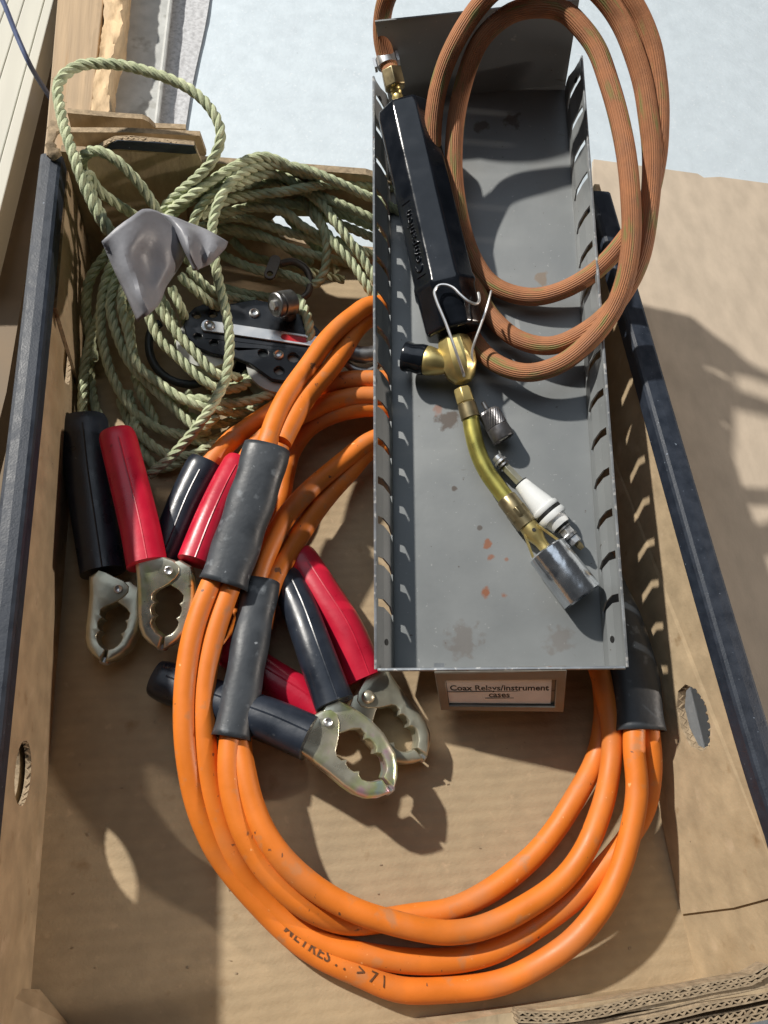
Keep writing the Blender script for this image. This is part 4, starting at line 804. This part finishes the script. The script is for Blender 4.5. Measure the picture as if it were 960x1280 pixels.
# ================================================================== small fittings
kc = thing('knurled_connector', 'small grey knurled metal connector standing beside the brass tube', 'connector', V(620, 530, 0))
ka, kb = V(610, 514, 13), V(630, 549, 11); kx = (kb-ka).normalized(); kl = (kb-ka).length
bm = bmesh.new(); rings = []
s1_ = DN.cross(kx).normalized(); u1_ = kx.cross(s1_)
for i, t in enumerate(np.linspace(0, .55, 8)):
    rings.append([bm.verts.new(ka+kx*(kl*t)+(s1_*math.cos(math.tau*k/48)+u1_*math.sin(math.tau*k/48))*(.0072+(.0003 if (k+i) % 2 else -.0002)-(.0012 if i == 0 else 0))) for k in range(48)])
skin(bm, rings); bmesh.ops.recalc_face_normals(bm, faces=bm.faces); obj('knurled_ring', bm, 'pewter', kc, smooth=False)
bm = bmesh.new(); lathe(bm, ka, kx, [(kl*.55, .0066), (kl*.57, .0074), (kl*.96, .0078), (kl, .0074), (kl, .0052), (kl*.72, .0048), (kl*.72, .0001)], 32); obj('shell', bm, 'pewter', kc)
bm = bmesh.new(); lathe(bm, ka, kx, [(kl*.70, .0036), (kl*.98, .0034), (kl*.985, .0012), (kl*.8, .001)], 18); obj('insulator', bm, 'sheave', kc)
bm = bmesh.new(); lathe(bm, ka, -kx, [(-.001, .0030), (.0012, .0030), (.0013, .0017), (.0068, .0016), (.0074, .0008)], 14); obj('pin', bm, 'darksteel', kc)
cf = thing('ceramic_feedthrough', 'white ceramic insulator with steel nuts and stud beside the brass tube', 'insulator', V(680, 630, 0))
ca, cb = V(620, 571, 10), V(728, 686, 11); cx_ = (cb-ca).normalized(); cl = (cb-ca).length; g_ = lambda f: f*cl
def part(nm, prof_, m, n=28, rot=0):
    bm = bmesh.new(); lathe(bm, ca, cx_, [(g_(t), r/1000) for t, r in prof_], n, rot, DN); return obj(nm, bm, m, cf, bevel=.0002 if n == 6 else 0)
part('stud', [(0, 2.2), (.0, 2.9), (.02, 3.2), (.035, 2.6), (.30, 2.6), (.97, 2.2), (1.0, 1.6)], 'bronze')
part('washer', [(.045, 2.6), (.046, 4.5), (.066, 4.6), (.067, 2.6)], 'steel'); part('washer', [(.085, 2.6), (.086, 4.3), (.102, 4.4), (.103, 2.6)], 'darksteel')
part('end_nut', [(.0, 2.2), (.002, 3.3), (.036, 3.4), (.037, 2.2)], 'steel')
part('hex_rod', [(.11, 3.0), (.112, 3.3), (.29, 3.3), (.292, 3.0)], 'zinc_dull', 6, .2)
part('gasket', [(.288, 4.5), (.29, 5.0), (.296, 5.0), (.298, 4.4)], 'rubber')
part('ceramic_cone', [(.296, 4.2), (.30, 4.9), (.34, 5.4), (.50, 7.6), (.56, 8.4), (.565, 9.4), (.59, 9.8), (.605, 9.2), (.606, 8.2), (.61, 8.0), (.62, 8.0)], 'ceramic')
part('gasket', [(.607, 7.9), (.608, 9.3), (.630, 9.3), (.631, 7.9)], 'rubber')
part('ceramic_flange', [(.632, 7.8), (.636, 9.6), (.665, 10.0), (.685, 9.4), (.69, 7.8), (.73, 7.2), (.76, 6.6), (.762, 3.0)], 'ceramic')
part('washer', [(.762, 2.6), (.763, 5.6), (.775, 5.6), (.776, 2.6)], 'rubber'); part('washer', [(.782, 2.6), (.783, 5.3), (.796, 5.3), (.797, 2.6)], 'darksteel')
part('hex_nut', [(.797, 4.2), (.80, 4.6), (.855, 4.6), (.858, 4.2)], 'steel', 6, .1); part('washer', [(.858, 2.4), (.859, 4.7), (.880, 4.7), (.881, 2.4)], 'darksteel')
part('hex_nut', [(.882, 3.6), (.885, 4.0), (.935, 4.0), (.938, 3.6)], 'steel', 6, .4)

# crumbs and fibre scraps scattered on the tray floor
bm = bmesh.new(); rnd = random.Random(5)
for (cx, cy) in [(286, 1112), (152, 985), (265, 1258), (120, 1210), (206, 600), (196, 583), (255, 548), (600, 1060), (560, 980)]+[(rnd.uniform(90, 800), rnd.uniform(880, 1230)) for _ in range(26)]:
    c = U(cx, cy, .3); a = rnd.uniform(0, 6.3); d = Vector((math.cos(a), math.sin(a), 0)); e = Z3.cross(d); l_ = rnd.uniform(.0006, .0020); box(bm, c, d, e, (Z3+d*.3).normalized(), l_, l_*rnd.uniform(.3, .8), .0004)
obj('crumbs', bm, 'kraft_edge', label='tiny crumbs and cardboard scraps on the tray floor', cat='debris', kind='stuff', smooth=False)
